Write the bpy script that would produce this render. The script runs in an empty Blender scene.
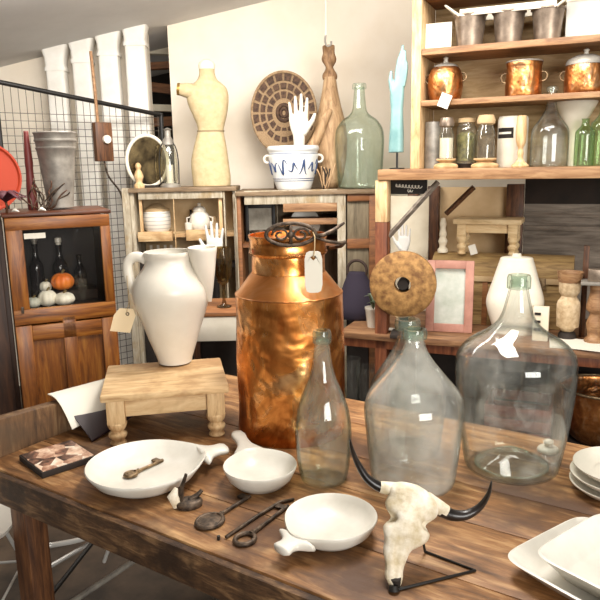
import bpy, bmesh, math, random
from mathutils import Vector, Matrix, Euler
PI = math.pi
R = math.radians
random.seed(7)
SC = bpy.context.scene
COL = SC.collection

# ------------------------------------------------------------------ camera
F = 680.0
TH = math.atan(137 / 680)
ROLL = .02
CZ = 1.62
cr, sr = math.cos(ROLL), math.sin(ROLL)
RT = Vector((1, 0, 0)); FW = Vector((0, math.cos(TH), -math.sin(TH))); UP = Vector((0, math.sin(TH), math.cos(TH)))
cam = bpy.data.cameras.new('camera')
cam.sensor_width = 36; cam.sensor_height = 36
cam.lens = 36 * F / 600
cam.clip_start = .05
co = bpy.data.objects.new('camera', cam); COL.objects.link(co)
xa = RT * cr - UP * sr; ya = RT * sr + UP * cr; za = -FW
co.matrix_world = Matrix(((xa.x, ya.x, za.x, 0), (xa.y, ya.y, za.y, 0), (xa.z, ya.z, za.z, CZ), (0, 0, 0, 1)))
SC.camera = co

def ray(px, py):
    u = (px - 300) / F; v = (300 - py) / F
    return FW + RT * (u * cr + v * sr) + UP * (-u * sr + v * cr)
def atz(px, py, z):
    d = ray(px, py); t = (z - CZ) / d.z
    return Vector((d.x * t, d.y * t, z))
def aty(px, py, Y):
    d = ray(px, py); t = Y / d.y
    return Vector((d.x * t, Y, CZ + d.z * t))
def zat(px, py, Y): return aty(px, py, Y).z
def onplane(px, py, P, ang):
    n = Vector((-math.sin(ang), math.cos(ang), 0)); d = ray(px, py)
    t = n.dot(Vector((P[0], P[1], 0))) / n.dot(d)
    return Vector((d.x * t, d.y * t, CZ + d.z * t))
def mpp(P): return (P[1] * math.cos(TH) + (CZ - P[2]) * math.sin(TH)) / F   # metres per pixel at a point

# ------------------------------------------------------------------ objects
def link(o): COL.objects.link(o); return o
def tag(o, label=None, cat=None, group=None, kind=None):
    if label: o['label'] = label
    if cat: o['category'] = cat
    if group: o['group'] = group
    if kind: o['kind'] = kind
    return o
def thing(name, label, cat, loc=(0, 0, 0), rotz=0, group=None):
    o = link(bpy.data.objects.new(name, None))
    o.empty_display_size = .05
    o.location = loc; o.rotation_euler = (0, 0, rotz)
    return tag(o, label, cat, group)

class MB:
    def __init__(s): s.bm = bmesh.new(); s.M = Matrix.Identity(4)
    def v(s, p): return s.bm.verts.new(s.M @ Vector(p))
    def f(s, vs):
        try: return s.bm.faces.new(vs)
        except ValueError: return None
    def box(s, c, d, rot=None):
        x, y, z = d[0] / 2, d[1] / 2, d[2] / 2
        m = Matrix.Translation(c)
        if rot: m = m @ Euler(rot).to_matrix().to_4x4()
        vs = [s.v(m @ Vector(p)) for p in ((-x,-y,-z),(x,-y,-z),(x,y,-z),(-x,y,-z),(-x,-y,z),(x,-y,z),(x,y,z),(-x,y,z))]
        for q in ((3,2,1,0),(4,5,6,7),(0,1,5,4),(1,2,6,5),(2,3,7,6),(3,0,4,7)): s.f([vs[i] for i in q])
        return s
    def rings(s, rs, closed=True, caps=True):
        V = [[s.v(p) for p in r] for r in rs]
        for a, b in zip(V, V[1:]):
            n = len(a)
            for i in range(n if closed else n - 1): s.f([a[i], a[(i+1) % n], b[(i+1) % n], b[i]])
        if caps: s.f(V[0][::-1]); s.f(V[-1])
        return s
    def lathe(s, prof, c=(0, 0, 0), n=40, fn=None):
        prev = None
        for r, z in prof:
            if r < 1e-4: cur = [s.v((c[0], c[1], c[2] + z))]
            else:
                cur = []
                for i in range(n):
                    a = 2 * PI * i / n; q = r if fn is None else r * fn(a, z)
                    cur.append(s.v((c[0] + q * math.cos(a), c[1] + q * math.sin(a), c[2] + z)))
            if prev:
                if len(prev) == 1 and len(cur) > 1:
                    for i in range(n): s.f([prev[0], cur[i], cur[(i+1) % n]][::-1])
                elif len(cur) == 1 and len(prev) > 1:
                    for i in range(n): s.f([cur[0], prev[i], prev[(i+1) % n]])
                elif len(cur) > 1:
                    for i in range(n): s.f([prev[i], prev[(i+1) % n], cur[(i+1) % n], cur[i]])
            prev = cur
        return s
    def loft(s, secs, n=28, pw=2.0, caps=True):
        rs = []
        for (x, y, z, rx, ry) in secs:
            r = []
            for i in range(n):
                a = 2 * PI * i / n; ca, sa = math.cos(a), math.sin(a)
                r.append((x + rx * math.copysign(abs(ca) ** (2/pw), ca), y + ry * math.copysign(abs(sa) ** (2/pw), sa), z))
            rs.append(r)
        return s.rings(rs, True, caps)
    def tube(s, pts, rad, n=10, caps=True, flat=1.0, closed=False):
        P = [Vector(p) for p in pts]; k = len(P)
        if not isinstance(rad, (list, tuple)): rad = [rad] * k
        rs = []; nrm = None
        for i in range(k):
            if closed: t = P[(i+1) % k] - P[i-1]
            else: t = P[min(i+1, k-1)] - P[max(i-1, 0)]
            t.normalize()
            if nrm is None:
                a = Vector((0, 0, 1)) if abs(t.z) < .9 else Vector((0, 1, 0))
                nrm = (a - t * a.dot(t)).normalized()
            else: nrm = (nrm - t * nrm.dot(t)).normalized()
            b = t.cross(nrm)
            rs.append([P[i] + (nrm * math.cos(2*PI*j/n) * flat + b * math.sin(2*PI*j/n)) * rad[i] for j in range(n)])
        if closed: rs.append(rs[0])
        s.rings(rs, True, caps and not closed)
        if closed: bmesh.ops.remove_doubles(s.bm, verts=s.bm.verts, dist=1e-6)
        return s
    def ball(s, c, r, n=20, m=12):
        if not isinstance(r, (list, tuple)): r = (r, r, r)
        M0 = s.M; s.M = s.M @ Matrix.Translation(c) @ Matrix.Diagonal((*r, 1))
        s.lathe([(math.sin(PI*i/m), -math.cos(PI*i/m)) for i in range(m+1)], n=n); s.M = M0
        return s
    def prism(s, poly, z0, z1):
        return s.rings([[(x, y, z0) for x, y in poly], [(x, y, z1) for x, y in poly]])
    def torus(s, c, R_, r, axis='z', n=36, k=10, sx=1, sy=1):
        pts = []
        for i in range(n):
            a = 2*PI*i/n; p = (R_*sx*math.cos(a), R_*sy*math.sin(a))
            pts.append({'z': (c[0]+p[0], c[1]+p[1], c[2]), 'y': (c[0]+p[0], c[1], c[2]+p[1]), 'x': (c[0], c[1]+p[0], c[2]+p[1])}[axis])
        return s.tube(pts, r, k, closed=True)

def obj(name, mb, mat, parent=None, bevel=0, angle=40, sub=0, loc=None, rot=None, remesh=0):
    me = bpy.data.meshes.new(name)
    bmesh.ops.recalc_face_normals(mb.bm, faces=mb.bm.faces)
    mb.bm.to_mesh(me); mb.bm.free()
    me.materials.append(mat)
    o = link(bpy.data.objects.new(name, me))
    if parent: o.parent = parent
    if loc is not None: o.location = loc
    if rot is not None: o.rotation_euler = rot
    mods = []
    if remesh: m = o.modifiers.new('r', 'REMESH'); m.mode = 'VOXEL'; m.voxel_size = remesh; mods.append(m)
    if remesh: m = o.modifiers.new('s', 'SMOOTH'); m.factor = .5; m.iterations = 3
    if bevel: m = o.modifiers.new('b', 'BEVEL'); m.width = bevel; m.segments = 2; m.limit_method = 'ANGLE'; m.angle_limit = R(35)
    if sub: m = o.modifiers.new('u', 'SUBSURF'); m.levels = sub; m.render_levels = sub
    if o.modifiers:
        dg = bpy.context.evaluated_depsgraph_get(); dg.update()
        m2 = bpy.data.meshes.new_from_object(o.evaluated_get(dg))
        o.modifiers.clear(); o.data = m2; m2.name = name
        bpy.data.meshes.remove(me); me = m2
        if not me.materials: me.materials.append(mat)
    for p in me.polygons: p.use_smooth = True
    if angle < 180: me.set_sharp_from_angle(angle=R(angle))
    return o
def solo(name, mb, mat, label, cat, loc, rot=None, group=None, **k):
    o = obj(name, mb, mat, None, loc=loc, rot=rot, **k)
    return tag(o, label, cat, group)
def copy_tree(o, parent=None):
    c = o.copy(); link(c)
    if parent: c.parent = parent
    for ch in list(o.children): copy_tree(ch, c)
    return c

def pxprof(cx, basey, z, prof):
    """turned object: base ellipse front at pixel row basey on height z; prof = [(half width px, row px)] -> location, [(r, z)]"""
    P = atz(cx, basey, z); s = mpp(P); r0 = prof[0][0] * s
    C = Vector((P.x, P.y, 0)); C += C.normalized() * r0
    C.z = z; s = mpp(C)
    return C, [(h * mpp((C.x, C.y, zat(cx, y, C.y))), max(zat(cx, y, C.y) - z, 0)) for h, y in prof], s
def shell(prof, t, tb=None):
    """closed thick-walled vessel from an outer profile"""
    tb = tb or t * 1.6
    out = [(0, prof[0][1])] + list(prof)
    inn = [(max(r - t, .0015), max(z, tb)) for r, z in prof[::-1]]
    return out + inn + [(0, tb)]
def dense(p, k=4):
    """smooth a profile with Catmull-Rom"""
    q = [p[0]] + list(p) + [p[-1]]; o = []
    for i in range(1, len(q) - 2):
        for j in range(k):
            t = j / k; a, b, c, d = q[i-1], q[i], q[i+1], q[i+2]
            o.append(tuple(.5*((2*b[e]) + (-a[e]+c[e])*t + (2*a[e]-5*b[e]+4*c[e]-d[e])*t*t + (-a[e]+3*b[e]-3*c[e]+d[e])*t**3) for e in range(len(b))))
    return o + [tuple(p[-1])]

# ------------------------------------------------------------------ materials
def lin(h):
    h = h.lstrip('#'); c = [int(h[i:i+2], 16) / 255 for i in (0, 2, 4)]
    return tuple(x / 12.92 if x <= .04045 else ((x + .055) / 1.055) ** 2.4 for x in c) + (1,)
class NT:
    def __init__(s, name):
        s.m = bpy.data.materials.new(name); s.m.use_nodes = True
        s.t = s.m.node_tree; s.t.nodes.clear(); s.out = s.n('ShaderNodeOutputMaterial')
    def n(s, typ, **k):
        x = s.t.nodes.new(typ)
        for a, b in k.items():
            if a in x.inputs.keys(): x.inputs[a].default_value = b
            else: setattr(x, a, b)
        return x
    def l(s, a, b): s.t.links.new(a, b)
    def ramp(s, src, stops):
        r = s.n('ShaderNodeValToRGB'); e = r.color_ramp.elements
        while len(e) < len(stops): e.new(.5)
        for i, (p, c) in enumerate(stops): e[i].position = p; e[i].color = lin(c) if isinstance(c, str) else c
        s.l(src, r.inputs[0]); return r.outputs[0]
    def coords(s, scale=(1, 1, 1), rot=(0, 0, 0)):
        tc = s.n('ShaderNodeTexCoord'); mp = s.n('ShaderNodeMapping')
        mp.inputs['Scale'].default_value = scale; mp.inputs['Rotation'].default_value = rot
        s.l(tc.outputs['Object'], mp.inputs[0]); return mp.outputs[0]
    def noise(s, vec, scale, detail=5, rough=.6, dist=0):
        x = s.n('ShaderNodeTexNoise'); x.inputs['Scale'].default_value = scale; x.inputs['Detail'].default_value = detail
        x.inputs['Roughness'].default_value = rough; x.inputs['Distortion'].default_value = dist
        s.l(vec, x.inputs['Vector']); return x.outputs['Fac']
    def mix(s, f, a, b, mode='MIX'):
        x = s.n('ShaderNodeMix'); x.data_type = 'RGBA'; x.blend_type = mode
        if isinstance(f, (int, float)): x.inputs[0].default_value = f
        else: s.l(f, x.inputs[0])
        for i, c in ((6, a), (7, b)):
            if isinstance(c, str): x.inputs[i].default_value = lin(c)
            else: s.l(c, x.inputs[i])
        return x.outputs[2]
    def done(s, color, rough=.6, metal=0, bump=None, bs=.3, bd=.01, spec=.5, **k):
        p = s.n('ShaderNodeBsdfPrincipled')
        if isinstance(color, str): p.inputs['Base Color'].default_value = lin(color)
        else: s.l(color, p.inputs['Base Color'])
        if isinstance(rough, (int, float)): p.inputs['Roughness'].default_value = rough
        else: s.l(rough, p.inputs['Roughness'])
        p.inputs['Metallic'].default_value = metal
        p.inputs['Specular IOR Level'].default_value = spec
        for a, b in k.items(): p.inputs[a.replace('_', ' ')].default_value = b
        if bump is not None:
            b = s.n('ShaderNodeBump'); b.inputs['Strength'].default_value = bs; b.inputs['Distance'].default_value = bd
            s.l(bump, b.inputs['Height']); s.l(b.outputs[0], p.inputs['Normal'])
        s.l(p.outputs[0], s.out.inputs[0]); return s.m
def wood(name, dark, mid, light, axis=0, scale=6, rough=.6, stretch=9, stain=None, bs=.25, stain_at=.6):
    m = NT(name); sc = [stretch] * 3; sc[axis] = 1
    v = m.coords(tuple(sc)); g = m.noise(v, scale, 8, .65, .6); v2 = m.coords((1, 1, 1)); b = m.noise(v2, scale * .7, 4)
    c = m.ramp(g, [(.3, dark), (.5, mid), (.72, light)])
    if stain: c = m.mix(m.ramp(b, [(stain_at - .08, (0, 0, 0, 1)), (stain_at + .07, (1, 1, 1, 1))]), c, stain)
    return m.done(c, rough, bump=g, bs=bs, bd=.004)
def mottled(name, a, b, scale=12, rough=.6, metal=0, bs=.2, bd=.004, detail=6, lo=.35, hi=.65, **k):
    m = NT(name); n = m.noise(m.coords(), scale, detail)
    return m.done(m.ramp(n, [(lo, a), (hi, b)]), rough, metal, bump=n, bs=bs, bd=bd, **k)
def plain(name, c, rough=.5, metal=0, **k): return NT(name).done(c, rough, metal, **k)
def glass(name, tint, edge_c, haze, hz_col, scale=9, rough=.03, lo=.4, hi=.75, vmin=.1, refl=1.0):
    """hollow blown glass: clear wall, darker where it is seen edge-on, sharp reflection that grows to the rim, a film of dust"""
    m = NT(name)
    lw = m.n('ShaderNodeLayerWeight'); lw.inputs[0].default_value = .5
    bp = m.n('ShaderNodeBump'); bp.inputs['Strength'].default_value = .15; bp.inputs['Distance'].default_value = .012
    m.l(m.noise(m.coords(), 7, 2), bp.inputs['Height'])
    tr = m.n('ShaderNodeBsdfTransparent'); m.l(m.ramp(lw.outputs['Facing'], [(.55, tint), (.95, edge_c)]), tr.inputs[0])
    gl = m.n('ShaderNodeBsdfGlossy'); gl.inputs['Roughness'].default_value = rough; gl.inputs[0].default_value = (.97, .98, .97, 1); m.l(bp.outputs[0], gl.inputs['Normal'])
    df = m.n('ShaderNodeBsdfDiffuse'); df.inputs[0].default_value = lin(hz_col)
    tl = m.n('ShaderNodeBsdfTranslucent'); tl.inputs[0].default_value = lin(hz_col)
    dd = m.n('ShaderNodeMixShader'); dd.inputs[0].default_value = .4; m.l(df.outputs[0], dd.inputs[1]); m.l(tl.outputs[0], dd.inputs[2])
    nz = m.noise(m.coords((1, 1, .6)), scale, 6, .65, .4)
    hz = m.n('ShaderNodeMapRange'); m.l(nz, hz.inputs[0])
    hz.inputs[1].default_value = lo; hz.inputs[2].default_value = hi; hz.inputs[3].default_value = haze * vmin; hz.inputs[4].default_value = haze
    lf = m.n('ShaderNodeLayerWeight'); lf.inputs[0].default_value = .5; m.l(bp.outputs[0], lf.inputs['Normal'])
    pw = m.n('ShaderNodeMath', operation='POWER'); m.l(lf.outputs['Facing'], pw.inputs[0]); pw.inputs[1].default_value = 4.0
    fr = m.n('ShaderNodeMapRange'); m.l(pw.outputs[0], fr.inputs[0]); fr.inputs[3].default_value = .035*refl; fr.inputs[4].default_value = .5*refl
    a = m.n('ShaderNodeMixShader'); m.l(hz.outputs[0], a.inputs[0]); m.l(tr.outputs[0], a.inputs[1]); m.l(dd.outputs[0], a.inputs[2])
    b = m.n('ShaderNodeMixShader'); m.l(fr.outputs[0], b.inputs[0]); m.l(a.outputs[0], b.inputs[1]); m.l(gl.outputs[0], b.inputs[2])
    m.l(b.outputs[0], m.out.inputs[0]); return m.m

M = {}
M['wall'] = mottled('plaster', '#e9dcc8', '#f0e5d4', 3, .9, bs=.05)
M['ceiling'] = mottled('ceiling_paint', '#d2cfcb', '#dddad6', 2, .9, bs=.05)
M['floor'] = mottled('worn_concrete', '#2e261d', '#5a4a3a', 4, .7, bs=.1)
M['table'] = wood('worn_table_wood', '#43290f', '#8a5f36', '#c39a69', 0, 5.5, .55, 6, '#563820', .6, .57)
M['table_edge'] = wood('dark_table_edge', '#271809', '#5b3f26', '#9a7650', 0, 10, .7, 5, '#33200f', 1, .55)
M['endboard'] = wood('grey_brown_board', '#3a2818', '#66492e', '#8f7350', 1, 5, .65, 6, '#4d3b28', .4, .58)
M['leg_wood'] = wood('dark_leg_wood', '#2c180d', '#57351d', '#7a4f2d', 2, 6, .55)
M['pale_wood'] = wood('pale_stripped_wood', '#9d774b', '#cba97b', '#dfc497', 0, 7, .65, 6, '#a27d52', .3, .58)
M['pale_leg'] = wood('pale_leg_wood', '#9d774b', '#cba97b', '#dfc497', 2, 9, .65, 6)
M['ceramic'] = mottled('white_ceramic', '#d6cfc0', '#e0d9cb', 6, .3, bs=.03)
M['marble'] = mottled('white_marble', '#cdc8bc', '#e0dcd1', 7, .35, bs=.03)
M['chalk'] = mottled('chalky_white', '#d8cfbc', '#e4dccb', 9, .75, bs=.15)
M['bone'] = mottled('bleached_bone', '#c4b492', '#efe7d6', 30, .7, bs=.5, bd=.006)
M['iron'] = mottled('rusty_iron', '#2c241e', '#6b5a4a', 60, .55, .6, bs=.5, bd=.002)
M['brass'] = mottled('worn_brass_key', '#5b4a36', '#9a8262', 50, .45, .7, bs=.4, bd=.002)
M['black'] = plain('black_iron', '#15120f', .5)
M['horn'] = mottled('black_horn', '#0e0b0a', '#2a2320', 20, .3, bs=.2)
M['paper'] = plain('white_paper', '#ddd7c8', .8)
M['string'] = plain('string', '#b59c74', .9)
M['dark'] = mottled('dark_stuff', '#17110d', '#2c2119', 6, .8)
M['tan'] = mottled('tan_board', '#b0926a', '#cdb38a', 5, .8, bs=.1)
M['cream'] = mottled('cream_paint', '#d8cbb0', '#e9dfc8', 6, .7, bs=.1)
M['orange_wood'] = wood('honey_oak', '#43220a', '#844b17', '#aa702c', 2, 4, .4, 10)
M['orange_rail'] = wood('honey_oak_rail', '#43220a', '#844b17', '#aa702c', 0, 4, .4, 10)
M['weathered'] = wood('weathered_white_paint', '#75664f', '#a69a84', '#c6bca8', 2, 7, .8, 6, '#9c8158', .4, .6)
M['shelf_wood'] = wood('shelf_pine', '#664429', '#936c48', '#b38e66', 0, 5, .6, 9)
M['shelf_dark'] = wood('shelf_brown', '#55331b', '#83532d', '#9c6a3f', 0, 4, .6, 9)
M['red_post'] = wood('reddish_post', '#3f1f11', '#6c3a21', '#8f5837', 2, 4, .55, 8)
M['grey_board'] = wood('grey_planks', '#4b4138', '#7b7064', '#9c9184', 0, 3, .8, 8)
M['galv'] = mottled('galvanised_zinc', '#77716a', '#a09a8f', 14, .5, .35, bs=.1)
M['tin'] = mottled('aged_tin', '#6b5d50', '#a08f7e', 12, .4, .7, bs=.15)
M['column'] = mottled('white_column_paint', '#e3ddd2', '#f1ede4', 8, .7, bs=.1)
M['bench_plank'] = wood('bench_plank', '#4f331f', '#7d583a', '#a17b56', 0, 5, .6, 9)
M['light_wood'] = wood('light_bench_wood', '#b08d5e', '#d8bb8c', '#e6cfa4', 0, 7, .65, 6)
def copper(name, a, b, c, sc=7, rough=.24, bs=.5):
    m = NT(name); v = m.coords((1, 1, .8)); n = m.noise(v, sc, 5, .6, .8); n2 = m.noise(m.coords(), sc * .55, 3, .5, .3)
    col = m.ramp(n, [(.32, a), (.5, b), (.68, c)])
    return m.done(col, m.ramp(n, [(.3, (rough+.16,)*3+(1,)), (.7, (rough,)*3+(1,))]), 1, bump=n2, bs=bs, bd=.04)
M['copper'] = copper('dented_copper', '#a35b29', '#d68c49', '#f3bd84', 9, .2, .8)
M['copper_pot'] = copper('polished_copper', '#8f5731', '#bd7f49', '#e0b185', 16, .3, .5)
M['g_clear'] = glass('clear_old_glass', '#fcfdfc', '#a3aea6', .14, '#ebeae4', 13, lo=.46, hi=.7, vmin=.1)
M['g_dusty'] = glass('dusty_glass', '#fcfdfc', '#a3aea6', .27, '#ecebe5', 9, lo=.42, hi=.66, vmin=.28)
M['g_bottle'] = glass('bottle_glass', '#fafdfa', '#8fa08f', .12, '#e6e8e0', 16)
M['g_back'] = glass('pale_green_glass', '#f8fcf8', '#afc4b6', .16, '#dfe6de', 10)
M['g_green'] = glass('green_glass', '#ebf5e4', '#96b482', .14, '#d2e0c4', 12)
M['g_pane'] = glass('window_pane', '#fdfdfc', '#e0e4e0', .01, '#d0d0c8', 3, refl=.3)
M['g_lip'] = glass('thick_lip_glass', '#e6efe8', '#7f9588', .22, '#cfd9d0', 10)
M['g_small'] = glass('small_jar_glass', '#fafaf6', '#c4c6bc', .12, '#e2dfd4', 14)

# ================================================================== setting
WY = 4.95
A = R(-23); SS = Vector((math.cos(A), math.sin(A), 0)); SN = Vector((-math.sin(A), math.cos(A), 0)); SO = Vector((.456, 3.6, 0))
def shelf_xy(px, py, d):
    P = onplane(px, py, SO + SN * d, A); return P
def shelf_l(px, py, d):
    """local coordinates on the shelving unit of the pixel at depth d behind its front"""
    P = onplane(px, py, SO + SN * d, A); q = P - SO
    return Vector((q.dot(SS), d, P.z))

def struct(name, mb, mat, **k):
    o = obj(name, mb, mat, **k); o['kind'] = 'structure'; return o
struct('floor', MB().box((0, 2.2, -.05), (9, 10, .1)), M['floor'])
p1 = aty(0, 67, WY); p2 = aty(270, 0, WY)
cs = (p2.z - p1.z) / (p2.x - p1.x)
zx = lambda x: p1.z + cs * (x - p1.x)
xl, xr = -4.4, 4.4
mb = MB(); mb.rings([[(xl, y, zx(xl)), (xr, y, zx(xr)), (xr, y, zx(xr) + .12), (xl, y, zx(xl) + .12)] for y in (-2.6, 7.1)])
struct('ceiling', mb, M['ceiling'])
gx0 = aty(146, 60, WY).x; gx1 = aty(169, 60, WY).x
def wall_poly(x0, x1, y0, th=.14):
    return MB().rings([[(x0, y, 0), (x1, y, 0), (x1, y, zx(x1) - .001), (x0, y, zx(x0) - .001)] for y in (y0, y0 + th)])
struct('wall_back', wall_poly(gx1, xr, WY), M['wall'])
struct('wall_back_left', wall_poly(xl, gx0, WY), M['wall'])
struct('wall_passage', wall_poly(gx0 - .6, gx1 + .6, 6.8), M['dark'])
# rafters seen through the gap
for i, (py, mat) in enumerate(((36, 'shelf_dark'), (50, 'cream'), (66, 'shelf_dark'), (88, 'shelf_dark'), (108, 'cream'), (122, 'shelf_dark'))):
    P = aty(158, py, 5.6 + .1 * (i % 2))
    struct('trim_%d' % (i + 1), MB().box((0, 0, 0), (.7, .09, .07 if i % 2 else .05)), M[mat], loc=P, rot=(0, R(8 - 5 * (i % 3)), 0))

# ================================================================== work table
TA = math.atan2(-.559, .829)
TC = Vector((-.95, 1.895, 0))
TT = .76
table = thing('work_table', 'long worn brown wooden work table with thick dark edge in the foreground', 'table', TC, TA)
TL, TW, TH_ = 2.5, 1.05, .085
mb = MB()
pw = [.0, .2, .43, .62, .85, 1.05]
for a, b in zip(pw, pw[1:]): mb.box((TL/2, (a+b)/2, TT - .02), (TL, b - a - .0015, .04))
obj('tabletop', mb, M['table'], table, bevel=.003)
obj('edge_board', MB().box((TL/2, -.008, TT - .052), (TL, .022, .092)), M['table_edge'], table, bevel=.004)
obj('edge_board', MB().box((TL/2, TW - .02, TT - .066), (TL - .05, .045, .05)), M['table_edge'], table, bevel=.004)
obj('end_board', MB().prism([(0, TT-.115), (TW, TT-.115), (TW, TT+.055), (.02, TT+.12), (0, TT+.115)], -.03, .012), M['endboard'], table, bevel=.004,
    rot=None).matrix_basis = Matrix(((0, 0, 1, -.013), (1, 0, 0, 0), (0, 1, 0, 0), (0, 0, 0, 1)))
for x, y in ((.055, .09), (.055, TW - .1), (TL - .12, .12), (TL - .12, TW - .1)):
    obj('leg', MB().box((x, y, (TT-.042)/2), (.075, .075, TT-.042)), M['leg_wood'], table, bevel=.004)
for x in (.055, TL - .12):
    obj('rail', MB().box((x, TW/2, TT - .075), (.04, TW - .29, .06)), M['leg_wood'], table, bevel=.003)

# ------------------------------------------------------------------ stool
def turned_leg(h, r):
    return dense([(r*.8, 0), (r*.95, h*.03), (r*.72, h*.1), (r*.98, h*.17), (r*1.02, h*.24), (r*.7, h*.3), (r*.95, h*.36), (r*1.12, h*.46), (r*1.05, h*.5)], 3)
sa = R(11); S0 = Vector((-.617, 1.975)); ST = .935; stool_h = ST - TT - .024; wS, dpS = .395, .335
P = S0 + Vector((math.cos(sa), math.sin(sa)))*wS/2
stool = thing('step_stool', 'small pale stripped wood step stool with turned legs under the white pitcher', 'stool', (P.x, P.y, TT), sa)
obj('seat', MB().box((0, dpS/2, stool_h + .012), (wS, dpS, .024)), M['pale_wood'], stool, bevel=.006)
L = wS - .085; y0, y1 = .042, dpS - .042
for s in (-1, 1):
    for y in (y0, y1):
        m = MB().lathe([(0, 0)] + turned_leg(stool_h, .028), (s*L/2, y, 0), 20)
        m.box((s*L/2, y, stool_h*.74), (.056, .056, stool_h*.52))
        obj('leg', m, M['pale_leg'], stool, bevel=.003)
for y in (y0, y1): obj('apron', MB().box((0, y, stool_h*.8), (L - .056, .022, stool_h*.4)), M['pale_wood'], stool, bevel=.003)
for s in (-1, 1): obj('apron', MB().box((s*L/2, dpS/2, stool_h*.8), (.022, y1 - y0 - .056, stool_h*.4)), M['pale_wood'], stool, bevel=.003)

# ------------------------------------------------------------------ pitcher
C, pr, s = pxprof(175.5, 367, ST, [(16.5, 361), (17.5, 357), (21, 347), (26, 333), (31, 318), (36, 303), (38, 293), (37.5, 285), (33.5, 276), (27.5, 268), (24, 262), (23.5, 258), (24.5, 254), (24.5, 251)])
pit = thing('pitcher', 'large white pitcher with ear handle and wide pouring lip on the step stool', 'pitcher', C)
pp = dense(pr, 4)
obj('body', MB().lathe(shell(pp, .007), n=48, fn=lambda a, z: 1 + .006 * math.sin(3*a + 40*z)), M['ceramic'], pit, angle=60)
zt = pr[-1][1]; q = lambda dx, y: (dx * s, 0, zat(175, y, C.y) - ST)
hp = [q(-22, 260), q(-29, 256), q(-36, 257), q(-40.5, 263), q(-41, 272), q(-39, 281), q(-35, 291)]
obj('handle', MB().tube(dense(hp, 4), .0115, 12, flat=1.5), M['ceramic'], pit, angle=180)
m = MB(); zz = lambda y: zat(175, y, C.y) - ST
outer = [(38, 301, 2, 2), (36, 286, 6.5, 8), (34.5, 271, 10, 13), (33.5, 258, 12.5, 16), (33.2, 248, 14, 18)]
sec = [(a*s, -.02, zz(y), rx*s, ry*s) for a, y, rx, ry in outer] + [(a*s, -.02, zz(y), (rx-1.6)*s, (ry-1.6)*s) for a, y, rx, ry in outer[:1:-1]]
m.loft(dense(sec, 3), 28)
obj('spout', m, M['ceramic'], pit, angle=60)
# price tag on a string from the handle
P = aty(123, 320, C.y - .02)
tg = thing('price_tag', 'brown paper price tag hanging from the white pitcher handle', 'tag', P, R(10))
mb = MB(); mb.rings([[(-.038, y, -.045), (.030, y, -.042), (.040, y, .022), (.028, y, .044), (-.018, y, .040), (-.033, y, .012)] for y in (-.0008, .0008)])
obj('card', mb, plain('kraft_tag', '#e0cba6', .8), tg, rot=(0, R(12), 0))
obj('eyelet', MB().torus((.012, -.0015, .024), .005, .0018, 'y', 14, 6), M['iron'], tg, rot=(0, R(12), 0))
hx = Vector((C.x - 41*s, C.y - .015, ST + zz(274))) - P; hx.rotate(Euler((0, 0, -R(10))))
obj('string', MB().tube([(.014, -.003, .026), (hx.x*.5 + .012, -.004, .06), tuple(hx)], .0013, 6), M['string'], tg)

# ------------------------------------------------------------------ copper can
C, pr, s = pxprof(292.5, 447, TT, [(52.5, 428), (53.5, 422), (53, 400), (53.5, 350), (53, 305), (53.5, 294), (53.3, 292), (37, 271), (36.5, 269.5), (36.5, 256), (36.5, 254), (38.5, 253), (39.5, 251), (38.5, 249.5), (38.5, 238), (39.5, 236), (39.5, 234)])
can = thing('copper_can', 'tall dented copper milk can with narrow neck and iron bail handle', 'can', C)
def dent(a, z): return 1 + .012*math.sin(3*a + 1.3 + 3*z) + .009*math.sin(7*a - 9*z) + .006*math.sin(11*a + 14*z) * (1 if z < .4 else .3)
body = []
for (r0, z0), (r1, z1) in zip(pr[:7], pr[1:8]):
    k = max(1, int((z1 - z0) / .012))
    body += [(r0 + (r1-r0)*i/k, z0 + (z1-z0)*i/k) for i in range(k)]
body.append(pr[6])
body = [q_ for q_ in body if q_[1] <= pr[6][1] + 1e-6]
obj('shoulder', MB().lathe([(pr[6][0] - .003, pr[6][1] - .003), (pr[6][0], pr[6][1]), (pr[7][0], pr[7][1]), (pr[7][0] - .004, pr[7][1] - .002)], n=72), copper('shoulder_copper', '#a9632f', '#d99254', '#f2c090', 6, .28, .15), can, angle=35)
obj('shoulder_bead', MB().torus((0, 0, pr[6][1]), pr[6][0] - .0005, .0028, 'z', 72, 8), M['copper_pot'], can, angle=180)
obj('body', MB().lathe(shell(body, .003), n=96, fn=lambda a, z: 1 + (dent(a, z) - 1)*min(1, max(0, (pr[6][1] - z)/.05), max(0, (z - .01)/.03))), M['copper'], can, angle=35)
nk = [(r - .0, z) for r, z in pr[7:]]
obj('neck', MB().lathe([(nk[0][0] - .002, nk[0][1] - .002)] + nk + [(r - .004, z) for r, z in nk[::-1]], n=64), M['copper'], can, angle=35)
zc = lambda y: zat(292, y, C.y) - TT
lid_z = zc(240)
obj('lid', MB().lathe([(0, lid_z - .006), (.108, lid_z - .006), (.108, lid_z), (.08, lid_z + .006), (0, lid_z + .008)], n=48), M['copper'], can)
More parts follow.
